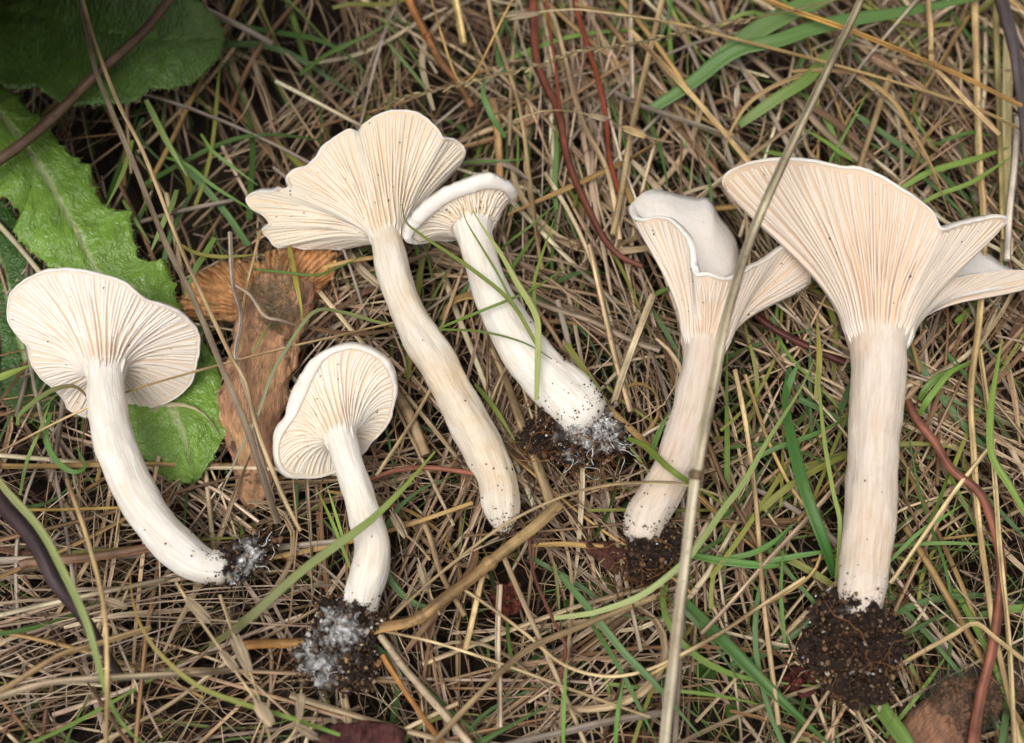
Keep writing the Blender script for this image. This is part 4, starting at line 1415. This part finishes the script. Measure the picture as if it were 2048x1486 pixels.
stalk('rust-red stalk right of the thick dark red stalk', [(1150, -10), (1157, 27), (1174, 89), (1195, 154), (1212, 232), (1219, 318), (1240, 388)], 10, '#843e28', z=.45, name='red_stalk', cat='stalk')
stalk('thin red stalk crossing the thick dark red stalk', [(1088, -20), (1092, 0), (1106, 103), (1113, 150), (1120, 225)], 6, '#7c3c2c', z=.8, name='red_stalk', cat='stalk')
stalk('dark red stalk curving down beside the largest mushroom\'s stem', [(1815, 800), (1832, 835), (1870, 885), (1905, 940), (1960, 985), (1990, 1060), (2003, 1130), (2000, 1200), (1985, 1300), (1960, 1400), (1945, 1500)], 17, '#80503f', 21, z=.55, name='red_stalk', cat='stalk')
stalk('dark red stalk lying under the funnel mushroom\'s right lobe', [(1500, 620), (1545, 655), (1610, 690), (1690, 725)], 16, '#5e2c22', z=.2, name='red_stalk', cat='stalk')
stalk('reddish wiry stem winding past the small seedlings', [(1058, 1050), (1061, 1112), (1072, 1163), (1101, 1228), (1130, 1289), (1126, 1332), (1112, 1394)], 7, '#86564a', z=.35, name='red_stalk', cat='stalk')
stalk('reddish flat straw beside the smallest mushroom\'s stem', [(740, 960), (791, 941), (860, 935), (950, 947)], 10, '#8a5644', z=.5)
stalk('grey-brown thick straw behind the tall mushroom\'s bent stem', [(780, 760), (791, 781), (822, 835), (853, 911)], 22, '#8f7a60', z=.35)
stalk('fine pale straw leaning between the smallest and tall mushrooms', [(867, 767), (842, 812), (820, 850), (752, 952)], 8, '#d3c096', z=.55)
stalk('long tan straw slanting across the foreground below the jointed straw', [(840, 1510), (867, 1486), (942, 1405), (1044, 1306), (1147, 1258), (1230, 1225), (1310, 1193)], 12, '#ac946c', z=.8)
stalk('pale grey straw crossing the sagging straw', [(1000, 1170), (997, 1230), (996, 1300), (1000, 1380), (1000, 1455)], 11, '#b4a28a', z=.55)
stalk('weathered grey straw under the smallest mushroom\'s soil clump', [(760, 1270), (800, 1325), (839, 1371), (890, 1430), (950, 1500)], 15, '#a5957e', z=.5)
stalk('orange straw beside the smallest mushroom\'s soil clump', [(765, 1310), (778, 1333), (819, 1395), (890, 1495)], 10, '#a8763e', z=.6)
stalk('very fine straw running under the long tan straw', [(750, 1258), (873, 1286), (1010, 1330), (1147, 1381), (1300, 1434)], 6, '#cbb78f', z=.6)
stalk('dark-flecked grey straw lying along the foreground edge', [(980, 1500), (1060, 1478), (1113, 1467), (1220, 1442), (1330, 1425)], 15, '#8c8074', z=.5)
stalk('short upright straw below the tall mushroom\'s foot', [(850, 1050), (860, 1074), (884, 1149), (930, 1232)], 11, '#a08a68', z=.4)
stalk('short pale straw propped on the jointed straw', [(975, 1130), (962, 1166), (942, 1251), (930, 1300)], 12, '#b39c74', z=.55)
stalk('grey straw standing left of the funnel mushroom', [(1262, -20), (1262, 60), (1265, 198)], 10, '#a89a88', z=.6)
stalk('pale straw leaning past the funnel mushroom\'s open lobe', [(1328, -20), (1324, 0), (1299, 104), (1266, 248), (1241, 393), (1225, 470)], 11, '#b7a27a', z=.55)
stalk('dark striped straw behind the funnel mushroom\'s open lobe', [(1230, 185), (1283, 211), (1360, 238), (1450, 270), (1500, 300)], 10, '#7b7264', z=.5)
stalk('slanting buff straw ending at the largest cap\'s left rim', [(1260, 60), (1303, 104), (1399, 207), (1500, 326)], 11, '#bb9f72', z=.6)
stalk('broad grey-brown straw running under the striped green blade', [(1340, -10), (1386, 25), (1552, 153), (1651, 265), (1745, 340)], 14, '#93806a', z=.4)
stalk('thin buff straw beside the rust-red stalk', [(976, -10), (990, 60), (1037, 205), (1055, 325), (1075, 480), (1085, 540)], 8, '#b39a74', z=.5)
stalk('pale straw beside the thick dark red stalk', [(1100, 20), (1113, 51), (1164, 239), (1215, 342), (1240, 480)], 10, '#bda988', z=.4)
stalk('thick tan straw standing behind the rolled-rim cap', [(985, 200), (993, 239), (1000, 342), (996, 430)], 16, '#ab8e64', z=.3)
stalk('upright straw right of the rolled-rim mushroom\'s stem', [(1180, 490), (1188, 524), (1208, 617), (1232, 719), (1262, 824)], 12, '#b39c7c', z=.4)
stalk('stout pale straw leaning on the rolled-rim mushroom\'s soil', [(1306, 590), (1256, 719), (1222, 822)], 14, '#bdae90', z=.5)
stalk('weathered straw crossing behind the rolled-rim mushroom\'s stem', [(1020, 570), (1089, 610), (1180, 640), (1262, 680), (1320, 700)], 12, '#a39482', z=.3)
stalk('brown straw lying left of the fan mushroom\'s curved stem', [(40, 1130), (55, 1125), (140, 1118), (222, 1108), (318, 1092)], 18, '#86664e', z=.5)
stalk('golden straw lying behind the fan mushroom\'s stem', [(-30, 1019), (0, 1019), (120, 1019), (245, 1015)], 7, '#b89752', z=.6)
stalk('blurred grey straw across the dark purple stem', [(-40, 1405, 2.2), (0, 1393, 2.3), (103, 1364, 2.4), (239, 1354, 2.2), (376, 1347, 1.7), (460, 1340, 1.2)], 13, '#a5967e')
stalk('blurred tan straw fanning from the foreground corner', [(-40, 1410, 2.0), (0, 1385, 2.1), (113, 1313, 2.1), (180, 1292, 1.8), (300, 1255, 1.2)], 12, '#ab936c')
stalk('thin blurred upright straw beside the pale green hairy blade', [(135, 960, 2.0), (147, 995, 2.3), (181, 1098, 2.7), (208, 1217, 2.9), (215, 1354, 2.8), (212, 1500, 2.0)], 9, '#b39b70')
stalk('dark purple-brown stem rising from the foreground corner', [(-60, 900, 1.4), (0, 998, 1.9), (68, 1080, 2.0), (113, 1169, 1.9), (164, 1231, 1.6), (205, 1296, 1.1), (240, 1350, .5)], 46, '#46363a', 16, name='dark_stem', cat='stem')

stalk('weathered grey frayed stalk lying along the rotten mushroom', [(460, 465, .9), (466, 566, 1.0), (480, 618, 1.05), (481, 650, 1.05), (471, 707, 1.0), (478, 736, 1.0), (499, 803, .95), (514, 877, .85), (547, 1006, .6)], 9, '#b0a496', 10)
stalk('thin tan straw leaning on the rotten mushroom\'s cap', [(520, 462, .8), (508, 515, 1.0), (495, 566, 1.1), (483, 635, 1.0)], 6, '#c0a47a')
stalk('thin grey straw bridging the rotten cap\'s mould', [(470, 570, 1.0), (500, 590, 1.15), (530, 632, 1.15), (560, 640, 1.05), (592, 650, .8)], 7, '#a89a88')
stalk('bent buff straw at the largest soil clump\'s side', [(1800, 1330, .4), (1850, 1300, .7), (1905, 1270, .9), (1950, 1246, 1.0), (1990, 1275, .9), (2060, 1330, .7)], 9, '#bda57a')
stalk('long pale straw ending beside the largest stem\'s foot', [(1780, 1166, .5), (1800, 1140, .6), (1860, 1052, .7), (1920, 968, .6), (1990, 880, .4)], 9, '#cbb68c')

# --- the long spike with tight seeds
P = cr(pts3([(768, 207, .9), (839, 188, 1.2), (914, 171, 1.5), (993, 150, 1.6), (1078, 130, 1.7), (1147, 106, 1.7), (1232, 92, 1.7), (1300, 80, 1.7), (1366, 66, 1.6), (1432, 50, 1.6), (1544, 29, 1.5), (1668, 0, 1.4), (1760, -30, 1.2)]), 90)
root = empty('grass_spike', P[0])
tag(root, 'long thin seed spike lying behind the tall wavy mushroom', 'seed head')
mb = MB()
tube(mb, P, .02, 6, lin('#94845f'))
mb.obj('culm', M_STRAW, parent=root)
r_ = np.random.default_rng(2)
for i in range(1, 66):
    t = unit(P[i] - P[i + 1])
    sdv = unit(np.cross(t, [0, 0, 1])) * (1 if i % 2 else -1)
    mb = MB()
    spikelet(mb, P[i], unit(t + sdv * r_.uniform(.2, .5)), r_.uniform(.13, .24), r_.uniform(.05, .075), lin('#a3946f') * r_.uniform(.7, 1.15), r_)
    mb.obj('spikelet', M_STRAW, parent=root)

# --- papery seed heads
seed_stalk('papery oat-like seed head at the top of a thread-thin straw', [(1320, 40), (1200, 24), (1147, 19), (1082, 24), (1060, 28)], 4, [(1080, 26, 1003, 36, 18)], z=1.2)
seed_stalk('single pale spikelet on a thin straw before the red stalks', [(1030, 240), (1085, 222), (1140, 222), (1180, 230)], 4, [(1178, 230, 1222, 240, 16)], z=1.3)
seed_stalk('flat diamond-shaped seed husk beside the funnel mushroom\'s open lobe', [(1345, 285), (1320, 280), (1290, 272)], 3, [(1292, 274, 1238, 252, 18)], z=.9, hc='#bda472')
seed_stalk('drooping papery seed head in the foreground straw', [(352, 1165), (362, 1180), (400, 1240), (444, 1303), (490, 1370), (540, 1440)], 7, [(372, 1196, 425, 1250, 19), (440, 1300, 478, 1345, 16)], z=1.7)
seed_stalk('long papery spikelet standing in the foreground straw', [(440, 1190), (452, 1225), (475, 1290), (502, 1347), (530, 1440), (545, 1500)], 7, [(500, 1345, 462, 1258, 24), (545, 1450, 508, 1400, 26)], z=1.7)
seed_stalk('pale twin spikelets above the dark red dead leaf', [(560, 1500), (590, 1460), (600, 1420), (602, 1380)], 6, [(598, 1440, 603, 1378, 17), (590, 1450, 640, 1480, 17)], z=1.4)
seed_stalk('pointed papery husk beside the smallest mushroom\'s stem', [(860, 1120), (835, 1090), (812, 1070)], 5, [(812, 1075, 780, 1020, 20)], z=.7)
seed_stalk('narrow papery husk under the jointed straw', [(880, 1230), (862, 1190), (850, 1150)], 5, [(856, 1185, 836, 1115, 16)], z=.6)
seed_stalk('papery seed husk pair left of the fan mushroom\'s stem', [(255, 1180), (240, 1205), (205, 1195)], 5, [(255, 1215, 205, 1198, 16)], z=1.2)
seed_stalk('little white forked husk in the straw beside the striped blade', [(1475, 260), (1472, 230), (1470, 205)], 3, [(1472, 215, 1476, 168, 12)], z=.6, hc='#d8cfbe')
seed_stalk('brown crumpled seed head behind the largest cap', [(1720, 95), (1760, 120), (1810, 150), (1850, 190)], 8, [(1800, 145, 1728, 105, 30), (1860, 190, 1800, 150, 26)], z=.8, hc='#a08468')
seed_stalk('slender pale spikelet over the dark hollow', [(545, 240), (530, 190), (520, 165), (512, 145)], 4, [(521, 168, 506, 112, 14)], z=.9)

# --- green blades
GB = [
    ('slim green blade laid over the rolled-rim cap\'s left edge', [(1080, 700, 1.9), (1072, 688, 2.0), (1020, 603, 2.25), (937, 534, 2.45), (841, 469, 2.6), (812, 443, 2.55), (804, 408, 2.4)], 11, '#7d9c3a', None),
    ('thread-thin green blade down the rolled-rim mushroom\'s stem', [(1072, 690, 1.9), (1028, 611, 2.25), (998, 552, 2.4), (962, 492, 2.5), (931, 439, 2.5), (926, 410, 2.5)], 6, '#6f8e34', None),
    ('wide pale green blade down the rolled-rim mushroom\'s stem', [(1073, 800, 1.8), (1076, 690, 2.0), (1072, 632, 2.2), (1032, 562, 2.4), (1002, 508, 2.5), (966, 455, 2.6), (946, 422, 2.6)], 14, '#9cb866', None),
    ('upright green blade springing from the rolled-rim stem', [(1072, 640, 1.9), (1069, 600, 1.9), (1069, 562, 1.9), (1083, 514, 1.8), (1108, 438, 1.6)], 8, '#7da343', None),
    ('straight green blade crossing the rolled-rim stem', [(870, 660, 1.2), (968, 620, 2.0), (1053, 585, 2.0), (1107, 552, 1.7), (1145, 528, 1.4)], 7, '#6f9a3c', None),
    ('fine blade crossing low over the rolled-rim stem', [(868, 658, 1.3), (959, 663, 1.95), (1027, 678, 1.95), (1072, 697, 1.85), (1104, 718, 1.6)], 6, '#6c9040', None),
    ('dark slim blade reaching behind the rolled-rim stem', [(995, 505, .6), (1030, 475, .9), (1063, 451, 1.0), (1113, 407, 1.0)], 7, '#5f8a3c', None),
    ('long green blade bending over the rotten mushroom', [(805, 654, .5), (754, 644, .6), (685, 625, .9), (629, 624, 1.3), (577, 692, 1.4), (540, 759, 1.4), (518, 825, 1.4), (481, 899, 1.3), (451, 966, 1.1), (427, 1022, .9)], 9, '#7f9e4e', '#a3a08c'),
    ('thin green blade over the rotten cap\'s edge', [(505, 538, .9), (580, 546, 1.0), (636, 550, .9), (680, 533, .7), (740, 505, .5)], 6, '#5f8f3a', None),
    ('yellow-green blade hanging below the wavy cap', [(578, 490, .5), (592, 562, .9), (603, 618, .8), (606, 650, .7)], 12, '#a3a836', None),
    ('olive blade along the rotten cap\'s top', [(362, 490, .9), (395, 507, 1.0), (450, 514, 1.0), (525, 508, .8)], 9, '#8c9838', None),
    ('short green blade between the broad leaf and the rotten cap', [(430, 475, .8), (410, 510, .9), (392, 537, .9), (366, 598, .6)], 14, '#6c9c44', None),
    ('tiny blade on the rotten stem', [(505, 705, .9), (520, 680, 1.0), (542, 645, 1.0)], 5, '#7a9a48', None),
    ('pale blue-green flat blade over the dark hollow', [(292, 200, 1.2), (328, 273, 1.2), (355, 320, 1.1), (374, 352, 1.0)], 14, '#86b068', None),
    ('bent green blade reaching from the hollow to the wavy cap', [(330, 314, 1.0), (376, 331, 1.0), (427, 372, .9), (520, 430, .5)], 9, '#5f9640', None),
    ('slim green blade above the bent blade', [(402, 268, .9), (431, 307, .9), (515, 370, .6)], 8, '#6aa046', None),
    ('hairy green stem at the bright leaf\'s edge', [(265, 280, .9), (255, 320, .9), (239, 362, .9), (210, 418, .8)], 11, '#7aa050', None),
    ('short blade below the twin straws in the hollow', [(246, 400, .5), (270, 440, .6), (301, 487, .5)], 9, '#6c9848', None),
    ('soft green blade leaning in the hollow', [(354, 380, .5), (345, 410, .6), (328, 444, .6), (298, 512, .4)], 13, '#7ea65a', None),
    ('short dark green blade above the wavy cap', [(600, 150, .4), (649, 113, .7), (680, 100, .8), (704, 90, .8)], 10, '#5c8a38', None),
    ('flat green blade left of the hairy orange stem', [(600, 148, .3), (668, 103, .7), (737, 72, .8), (795, 35, .9)], 14, '#5a8440', None),
    ('slim blade above the wavy cap\'s split', [(850, 176, .4), (805, 120, .6), (764, 75, .7)], 8, '#5f8642', None),
    ('blue-green crumpled blade right of the wavy cap', [(1010, 275, .3), (983, 232, .7), (966, 185, .8), (975, 150, .7)], 13, '#5f9a58', None),
    ('upright green blade beside the dark red stalk', [(1113, 420, .1), (1109, 369, .3), (1113, 297, .5), (1112, 250, .5)], 13, '#56863a', None),
    ('short green blade beside the rolled-rim cap\'s tip', [(920, 326, .3), (1000, 322, .4), (1064, 317, .4)], 7, '#5c9240', None),
    ('widest green blade folded behind the largest cap, lower half', [(1300, 222, .2), (1382, 168, .5), (1440, 122, .7), (1490, 96, .9), (1552, 84, 1.0), (1614, 62, 1.0), (1697, 42, 1.0), (1821, 22, .9), (1990, -10, .6)], 36, '#588c48', None),
    ('widest green blade folded behind the largest cap, upper half', [(1430, 124, .6), (1490, 78, .85), (1573, 30, 1.0), (1665, -10, .9), (1760, -50, .7)], 44, '#62914e', None),
    ('striped green blade ending at the largest cap\'s left rim', [(1478, 250, .5), (1552, 199, .8), (1614, 160, .9), (1655, 112, .8), (1715, 72, .6)], 28, '#6b9444', None),
    ('short bright blade above the largest cap', [(1722, 328, .3), (1680, 305, .5), (1655, 286, .6), (1604, 255, .8)], 11, '#74a840', None),
    ('thin blade rising behind the largest cap', [(1655, 335, .3), (1664, 315, .4), (1700, 250, .6), (1740, 176, .7)], 6, '#6a9a44', None),
    ('bright green blade between the cap and the long upright straw', [(1800, 378, .4), (1862, 344, .6), (1949, 319, .6), (2030, 290, .3)], 16, '#79a840', None),
    ('lower bright blade between the cap and the long upright straw', [(1838, 410, .4), (1880, 388, .6), (1945, 364, .7), (2024, 312, .6)], 12, '#7caa48', None),
    ('dark curved blade behind the golden straw', [(1870, 290, .3), (1900, 278, .5), (1945, 265, .5), (1990, 275, .3)], 10, '#4f7c34', None),
    ('broad dark green blade beside the largest mushroom\'s stem', [(1668, 1150, .3), (1646, 1083, .8), (1615, 999, 1.0), (1588, 904, .9), (1570, 800, .6), (1575, 740, .4)], 28, '#3f7c34', None),
    ('slender upright blade against the largest mushroom\'s stem', [(1672, 1160, .4), (1680, 1049, .9), (1666, 982, 1.0), (1649, 881, 1.0), (1639, 780, .8), (1634, 690, .6)], 10, '#88ab54', None),
    ('green blade crossing behind the largest mushroom\'s stem', [(1500, 925, .3), (1548, 898, .5), (1632, 867, .6), (1700, 832, .4)], 12, '#558a40', None),
    ('green blade lying left of the largest mushroom\'s base', [(1490, 1130, .3), (1548, 1120, .5), (1632, 1106, .6), (1680, 1100, .4)], 13, '#5b9448', None),
    ('green blade right of the largest mushroom\'s base', [(1775, 1128, .3), (1834, 1069, .6), (1884, 1036, .7), (1930, 1006, .6)], 9, '#62a048', None),
    ('level green blade right of the largest mushroom\'s stem', [(1780, 1092, .2), (1884, 1086, .5), (1990, 1090, .4)], 9, '#659a48', None),
    ('bright blade springing beside the largest mushroom\'s stem', [(1838, 830, .3), (1852, 805, .6), (1871, 780, .7), (1900, 745, .8), (1945, 720, .7)], 15, '#70a63c', None),
    ('bright blade crossing the long upright straw', [(2060, 1045, .6), (2020, 975, .9), (1984, 915, 1.0), (1979, 847, 1.0), (1986, 780, .9), (2004, 680, .7)], 18, '#7fae48', None),
    ('curved green blade below the cap\'s folded lobe', [(1840, 800, .3), (1850, 780, .5), (1878, 754, .6), (1940, 728, .4)], 17, '#6a9c48', None),
    ('dark short blade left of the largest mushroom\'s stem top', [(1572, 800, .3), (1578, 770, .5), (1598, 722, .7)], 15, '#4d8a40', None),
    ('yellowish blade hanging beside the largest funnel', [(1632, 800, .5), (1639, 717, .7), (1634, 636, .6)], 13, '#98a044', None),
    ('long pale green arching blade crossing the grey stalk\'s foot', [(1108, 1236, .6), (1160, 1230, .8), (1200, 1222, .9), (1284, 1190, 1.1), (1362, 1130, 1.3), (1402, 1083, 1.4), (1449, 1016, 1.4), (1486, 968, 1.4), (1536, 881, 1.3), (1600, 780, 1.0), (1628, 720, .8)], 15, '#a5c486', '#7ea85a'),
    ('yellow-green blade wrapped over the funnel mushroom\'s stem', [(1255, 876, .7), (1291, 894, 1.1), (1335, 935, 1.65), (1362, 955, 1.65), (1402, 978, 1.2), (1452, 1014, .8)], 16, '#7aa034', None),
    ('dark green blade left of the funnel mushroom\'s stem', [(1302, 920, .4), (1308, 891, .6), (1322, 855, .8), (1340, 822, .9)], 13, '#5a9238', None),
    ('blue-green blade crossing the seedlings', [(1120, 1150, .5), (1162, 1199, .7), (1202, 1249, .8), (1253, 1311, .8), (1307, 1365, .7), (1400, 1472, .4)], 17, '#5c8c58', None),
    ('darker slim blade beside the blue-green blade', [(1175, 1236, .4), (1224, 1311, .6), (1260, 1376, .6), (1318, 1495, .4)], 11, '#4c8038', None),
    ('upright bright thin blade in the foreground straw', [(1126, 1500, .4), (1128, 1420, .7), (1133, 1325, .7)], 9, '#6cac3c', None),
    ('upright slim blade beside the grey foreground straw', [(1230, 1500, .4), (1235, 1430, .7), (1247, 1360, .7)], 10, '#62a040', None),
    ('broad dark blade running under the seedlings to the foreground', [(1370, 1205, .2), (1448, 1285, .4), (1511, 1351, .5), (1573, 1413, .5), (1665, 1495, .3)], 30, '#477c38', None),
    ('stubby wide green blade below the largest mushroom\'s soil', [(1738, 1385, .2), (1776, 1438, .5), (1820, 1500, .7), (1850, 1560, .6)], 38, '#6a9a46', None),
    ('short green blade left of the largest mushroom\'s clump', [(1570, 1290, .2), (1562, 1190, .5), (1566, 1100, .6)], 10, '#5e9442', None),
    ('wide green blade beside the grey stalk\'s foot', [(1380, 1110, .3), (1448, 1123, .5), (1544, 1132, .5), (1580, 1120, .3)], 19, '#5a9844', None),
    ('curved green blade above the wide blade by the grey stalk', [(1440, 1118, .4), (1500, 1108, .6), (1545, 1085, .6), (1580, 1052, .5)], 13, '#5c9448', None),
    ('yellow-green blade beside the fan mushroom\'s left lobe', [(-40, 772, .8), (0, 756, 1.0), (62, 730, 1.0)], 18, '#86a83a', None),
    ('arched green blade hooked over the fan mushroom\'s curled lobe', [(36, 850, .6), (42, 827, .8), (96, 785, 1.2), (142, 772, 1.4), (167, 785, 1.5), (182, 812, 1.5)], 12, '#6e9c4a', '#7a5a44'),
    ('looped green blade left of the fan mushroom\'s stem', [(102, 826, .5), (92, 868, .6), (100, 900, .6), (120, 928, .6), (148, 944, .6), (170, 932, .5), (154, 896, .4)], 13, '#5f9a48', None),
    ('thin upright blade left of the looped blade', [(40, 990, .5), (54, 923, .7), (80, 860, .8), (102, 798, .7)], 8, '#7aa84c', None),
    ('bright thin blade left of the smallest mushroom\'s stem', [(702, 1140, .3), (665, 1046, .6), (632, 975, .6)], 8, '#80b040', None),
    ('second bright thin blade left of the smallest mushroom\'s stem', [(690, 1090, .4), (679, 1053, .6), (654, 972, .7)], 7, '#8cb848', None),
    ('slim green blade right of the tall mushroom\'s stem', [(950, 768, .3), (993, 822, .5), (1029, 880, .6)], 11, '#7c9c48', None),
    ('wide yellow-green blade lying over the smallest mushroom\'s stem', [(420, 1292, .9), (496, 1238, 1.4), (600, 1145, 1.7), (720, 1057, 1.9), (754, 1029, 1.9), (805, 978, 1.9), (870, 903, 1.6)], 21, '#6d6844', '#86b040'),
    ('pale green hairy blade arching over the dark purple stem', [(-30, 920, 2.1), (10, 978, 2.4), (79, 1057, 2.7), (126, 1142, 2.8), (171, 1238, 2.8), (195, 1320, 2.6), (222, 1409, 2.2), (265, 1470, 1.8), (330, 1510, 1.2)], 17, '#a3b888', '#78a848'),
    ('green blade with brown tip curving through the foreground straw', [(680, 1470, 1.0), (581, 1436, 1.3), (478, 1405, 1.6), (400, 1374, 1.8), (342, 1330, 1.9), (294, 1275, 2.0), (267, 1210, 2.0), (259, 1138, 1.9)], 11, '#6fae34', '#b58a50'),
]
for lb, L, w_, c1, c2 in GB:
    blade(lb, L, w_ * .87, c1, col2=c2, fold=random.uniform(.2, .5), tw=(random.gauss(0, .15), random.gauss(0, .3)))

# --- the larger loose straws and blades between them: one object each, described by look and neighbour
MARKS = [('the fan mushroom\'s stem', 280, 990), ('the bright toothed leaf', 150, 400), ('the rotten mushroom', 500, 760), ('the smallest mushroom', 690, 980),
         ('the tall wavy cap', 690, 380), ('the tall bent stem', 900, 760), ('the rolled-rim mushroom', 1000, 560), ('the furrowed red stalk', 1140, 300),
         ('the funnel mushroom', 1390, 640), ('the largest cap', 1700, 450), ('the largest stem', 1750, 900), ('the largest soil clump', 1710, 1300),
         ('the curving red stalk', 1990, 1120), ('the round seedlings', 1440, 1370), ('the jointed straw', 950, 1160), ('the smallest soil clump', 680, 1300),
         ('the dark purple stem', 110, 1170), ('the foreground seed heads', 470, 1330), ('the wide folded blades', 1620, 80), ('the hairy orange stem', 870, 100),
         ('the dark weathered stalk', 2030, 150), ('the rounded dark leaf', 300, 120), ('the sagging straw', 1100, 1380), ('the rolled-rim soil clump', 1150, 860), ('the purplish dead leaf', 720, 1460), ('the rust-red stalk', 1210, 230),
         ('the grey stalk\'s foot', 1360, 1200), ('the pale upright straw', 1510, 1000), ('the fuzzy root', 1900, 1420), ('the striped blade', 1560, 200)]
MW = [(n_, at(a_, b_, .3)) for n_, a_, b_ in MARKS]


def near(p):
    a, b = sorted(MW, key=lambda q: (q[1][0] - p[0]) ** 2 + (q[1][1] - p[1]) ** 2)[:2]
    return f'{a[0]} and {b[0]}'


CN = [('buff', '#c6b292'), ('golden', '#b0925e'), ('grey', '#a2968a'), ('brown', '#83684e'), ('cream', '#d0c3a6'), ('tan', '#ae9a7c')]


def inview(x, y):
    v = np.array([x, y, .2]) - CAM
    dd = v @ FWD
    return abs(v @ RIGHT / dd * DIST) < 10.6 and abs(v @ UP / dd * DIST) < 7.8


cnt = 0
while cnt < 200:
    x, y = random.uniform(-12, 12), random.uniform(-8.5, 10)
    if not inview(x, y) or not keep(x, y):
        continue
    cn, cc = random.choice(CN)
    c = lin(cc) * random.uniform(.9, 1.3)
    mb = MB()
    z = random.uniform(-.05, .3)
    big = random.random()
    if random.random() < .6:
        Ln, wd = random.uniform(3.5, 8.5), random.uniform(.05, .14)
        P = strand_path(x, y, z, Ln, 12, random.gauss(0, .28), random.gauss(0, .04))
        tube(mb, P, wd / 2 * np.linspace(1, random.uniform(.6, 1), 12), 7, c, flat=random.uniform(.6, 1), rnd=random.random() * 9)
        form = ('stout ' if wd > .095 else 'slim ') + ('long ' if Ln > 6 else 'short ') + cn + ' straw'
    else:
        wd = random.uniform(.06, .17)
        P = strand_path(x, y, z, random.uniform(2.5, 6), 14, random.gauss(0, 1.3), random.gauss(0, .05))
        t0 = random.gauss(0, .4)
        ribbon(mb, P, wd * np.sin(np.linspace(.35, 3.0, 14)) ** .6, c, random.uniform(.2, .8), t0, t0 + random.gauss(0, 1.5), rnd=random.random() * 9, thick=.01)
        form = ('wide ' if wd > .115 else 'narrow ') + 'curled ' + cn + ' straw'
    P[:, 2] = np.minimum(P[:, 2], .4)
    o = mb.obj('dry_straw', M_STRAW)
    nb = near((x, y))
    tag(o, f'{form} between {nb}', 'straw', f'{form}s between {nb}')
    cnt += 1
cnt = 0
GN = [('bright green', '#6f9e40'), ('dark green', '#4a7834'), ('blue-green', '#5a8a56'), ('yellow-green', '#8a9c42')]
while cnt < 170:
    x, y = random.uniform(-12, 12), random.uniform(-8.5, 10)
    wgt = (.98 if y < 0 else .7) if x > 3.5 else (.45 if y > 1 else .25)
    if not inview(x, y) or random.random() > wgt:
        continue
    cn, cc = random.choice(GN)
    mb = MB()
    P = strand_path(x, y, random.uniform(-.1, .3), random.uniform(2, 5.5), 14, random.gauss(0, .8), random.gauss(0, .07))
    P[:, 2] = np.minimum(P[:, 2], .5)
    t = np.linspace(0, 1, 14)
    ribbon(mb, P, random.uniform(.05, .15) * np.clip((1 - t) / .5, .1, 1), lin(cc) * random.uniform(.8, 1.1), random.uniform(.2, .5), random.gauss(0, .3), random.gauss(0, .8), rnd=random.random() * 9, thick=.01)
    o = mb.obj('grass_shoot', M_GRASS)
    nb = near((x, y))
    tag(o, f'{cn} grass blade between {nb}', 'shoot', f'{cn} grass blades between {nb}')
    cnt += 1
for o in sc.objects:
    if '_o' in o:
        del o['_o']
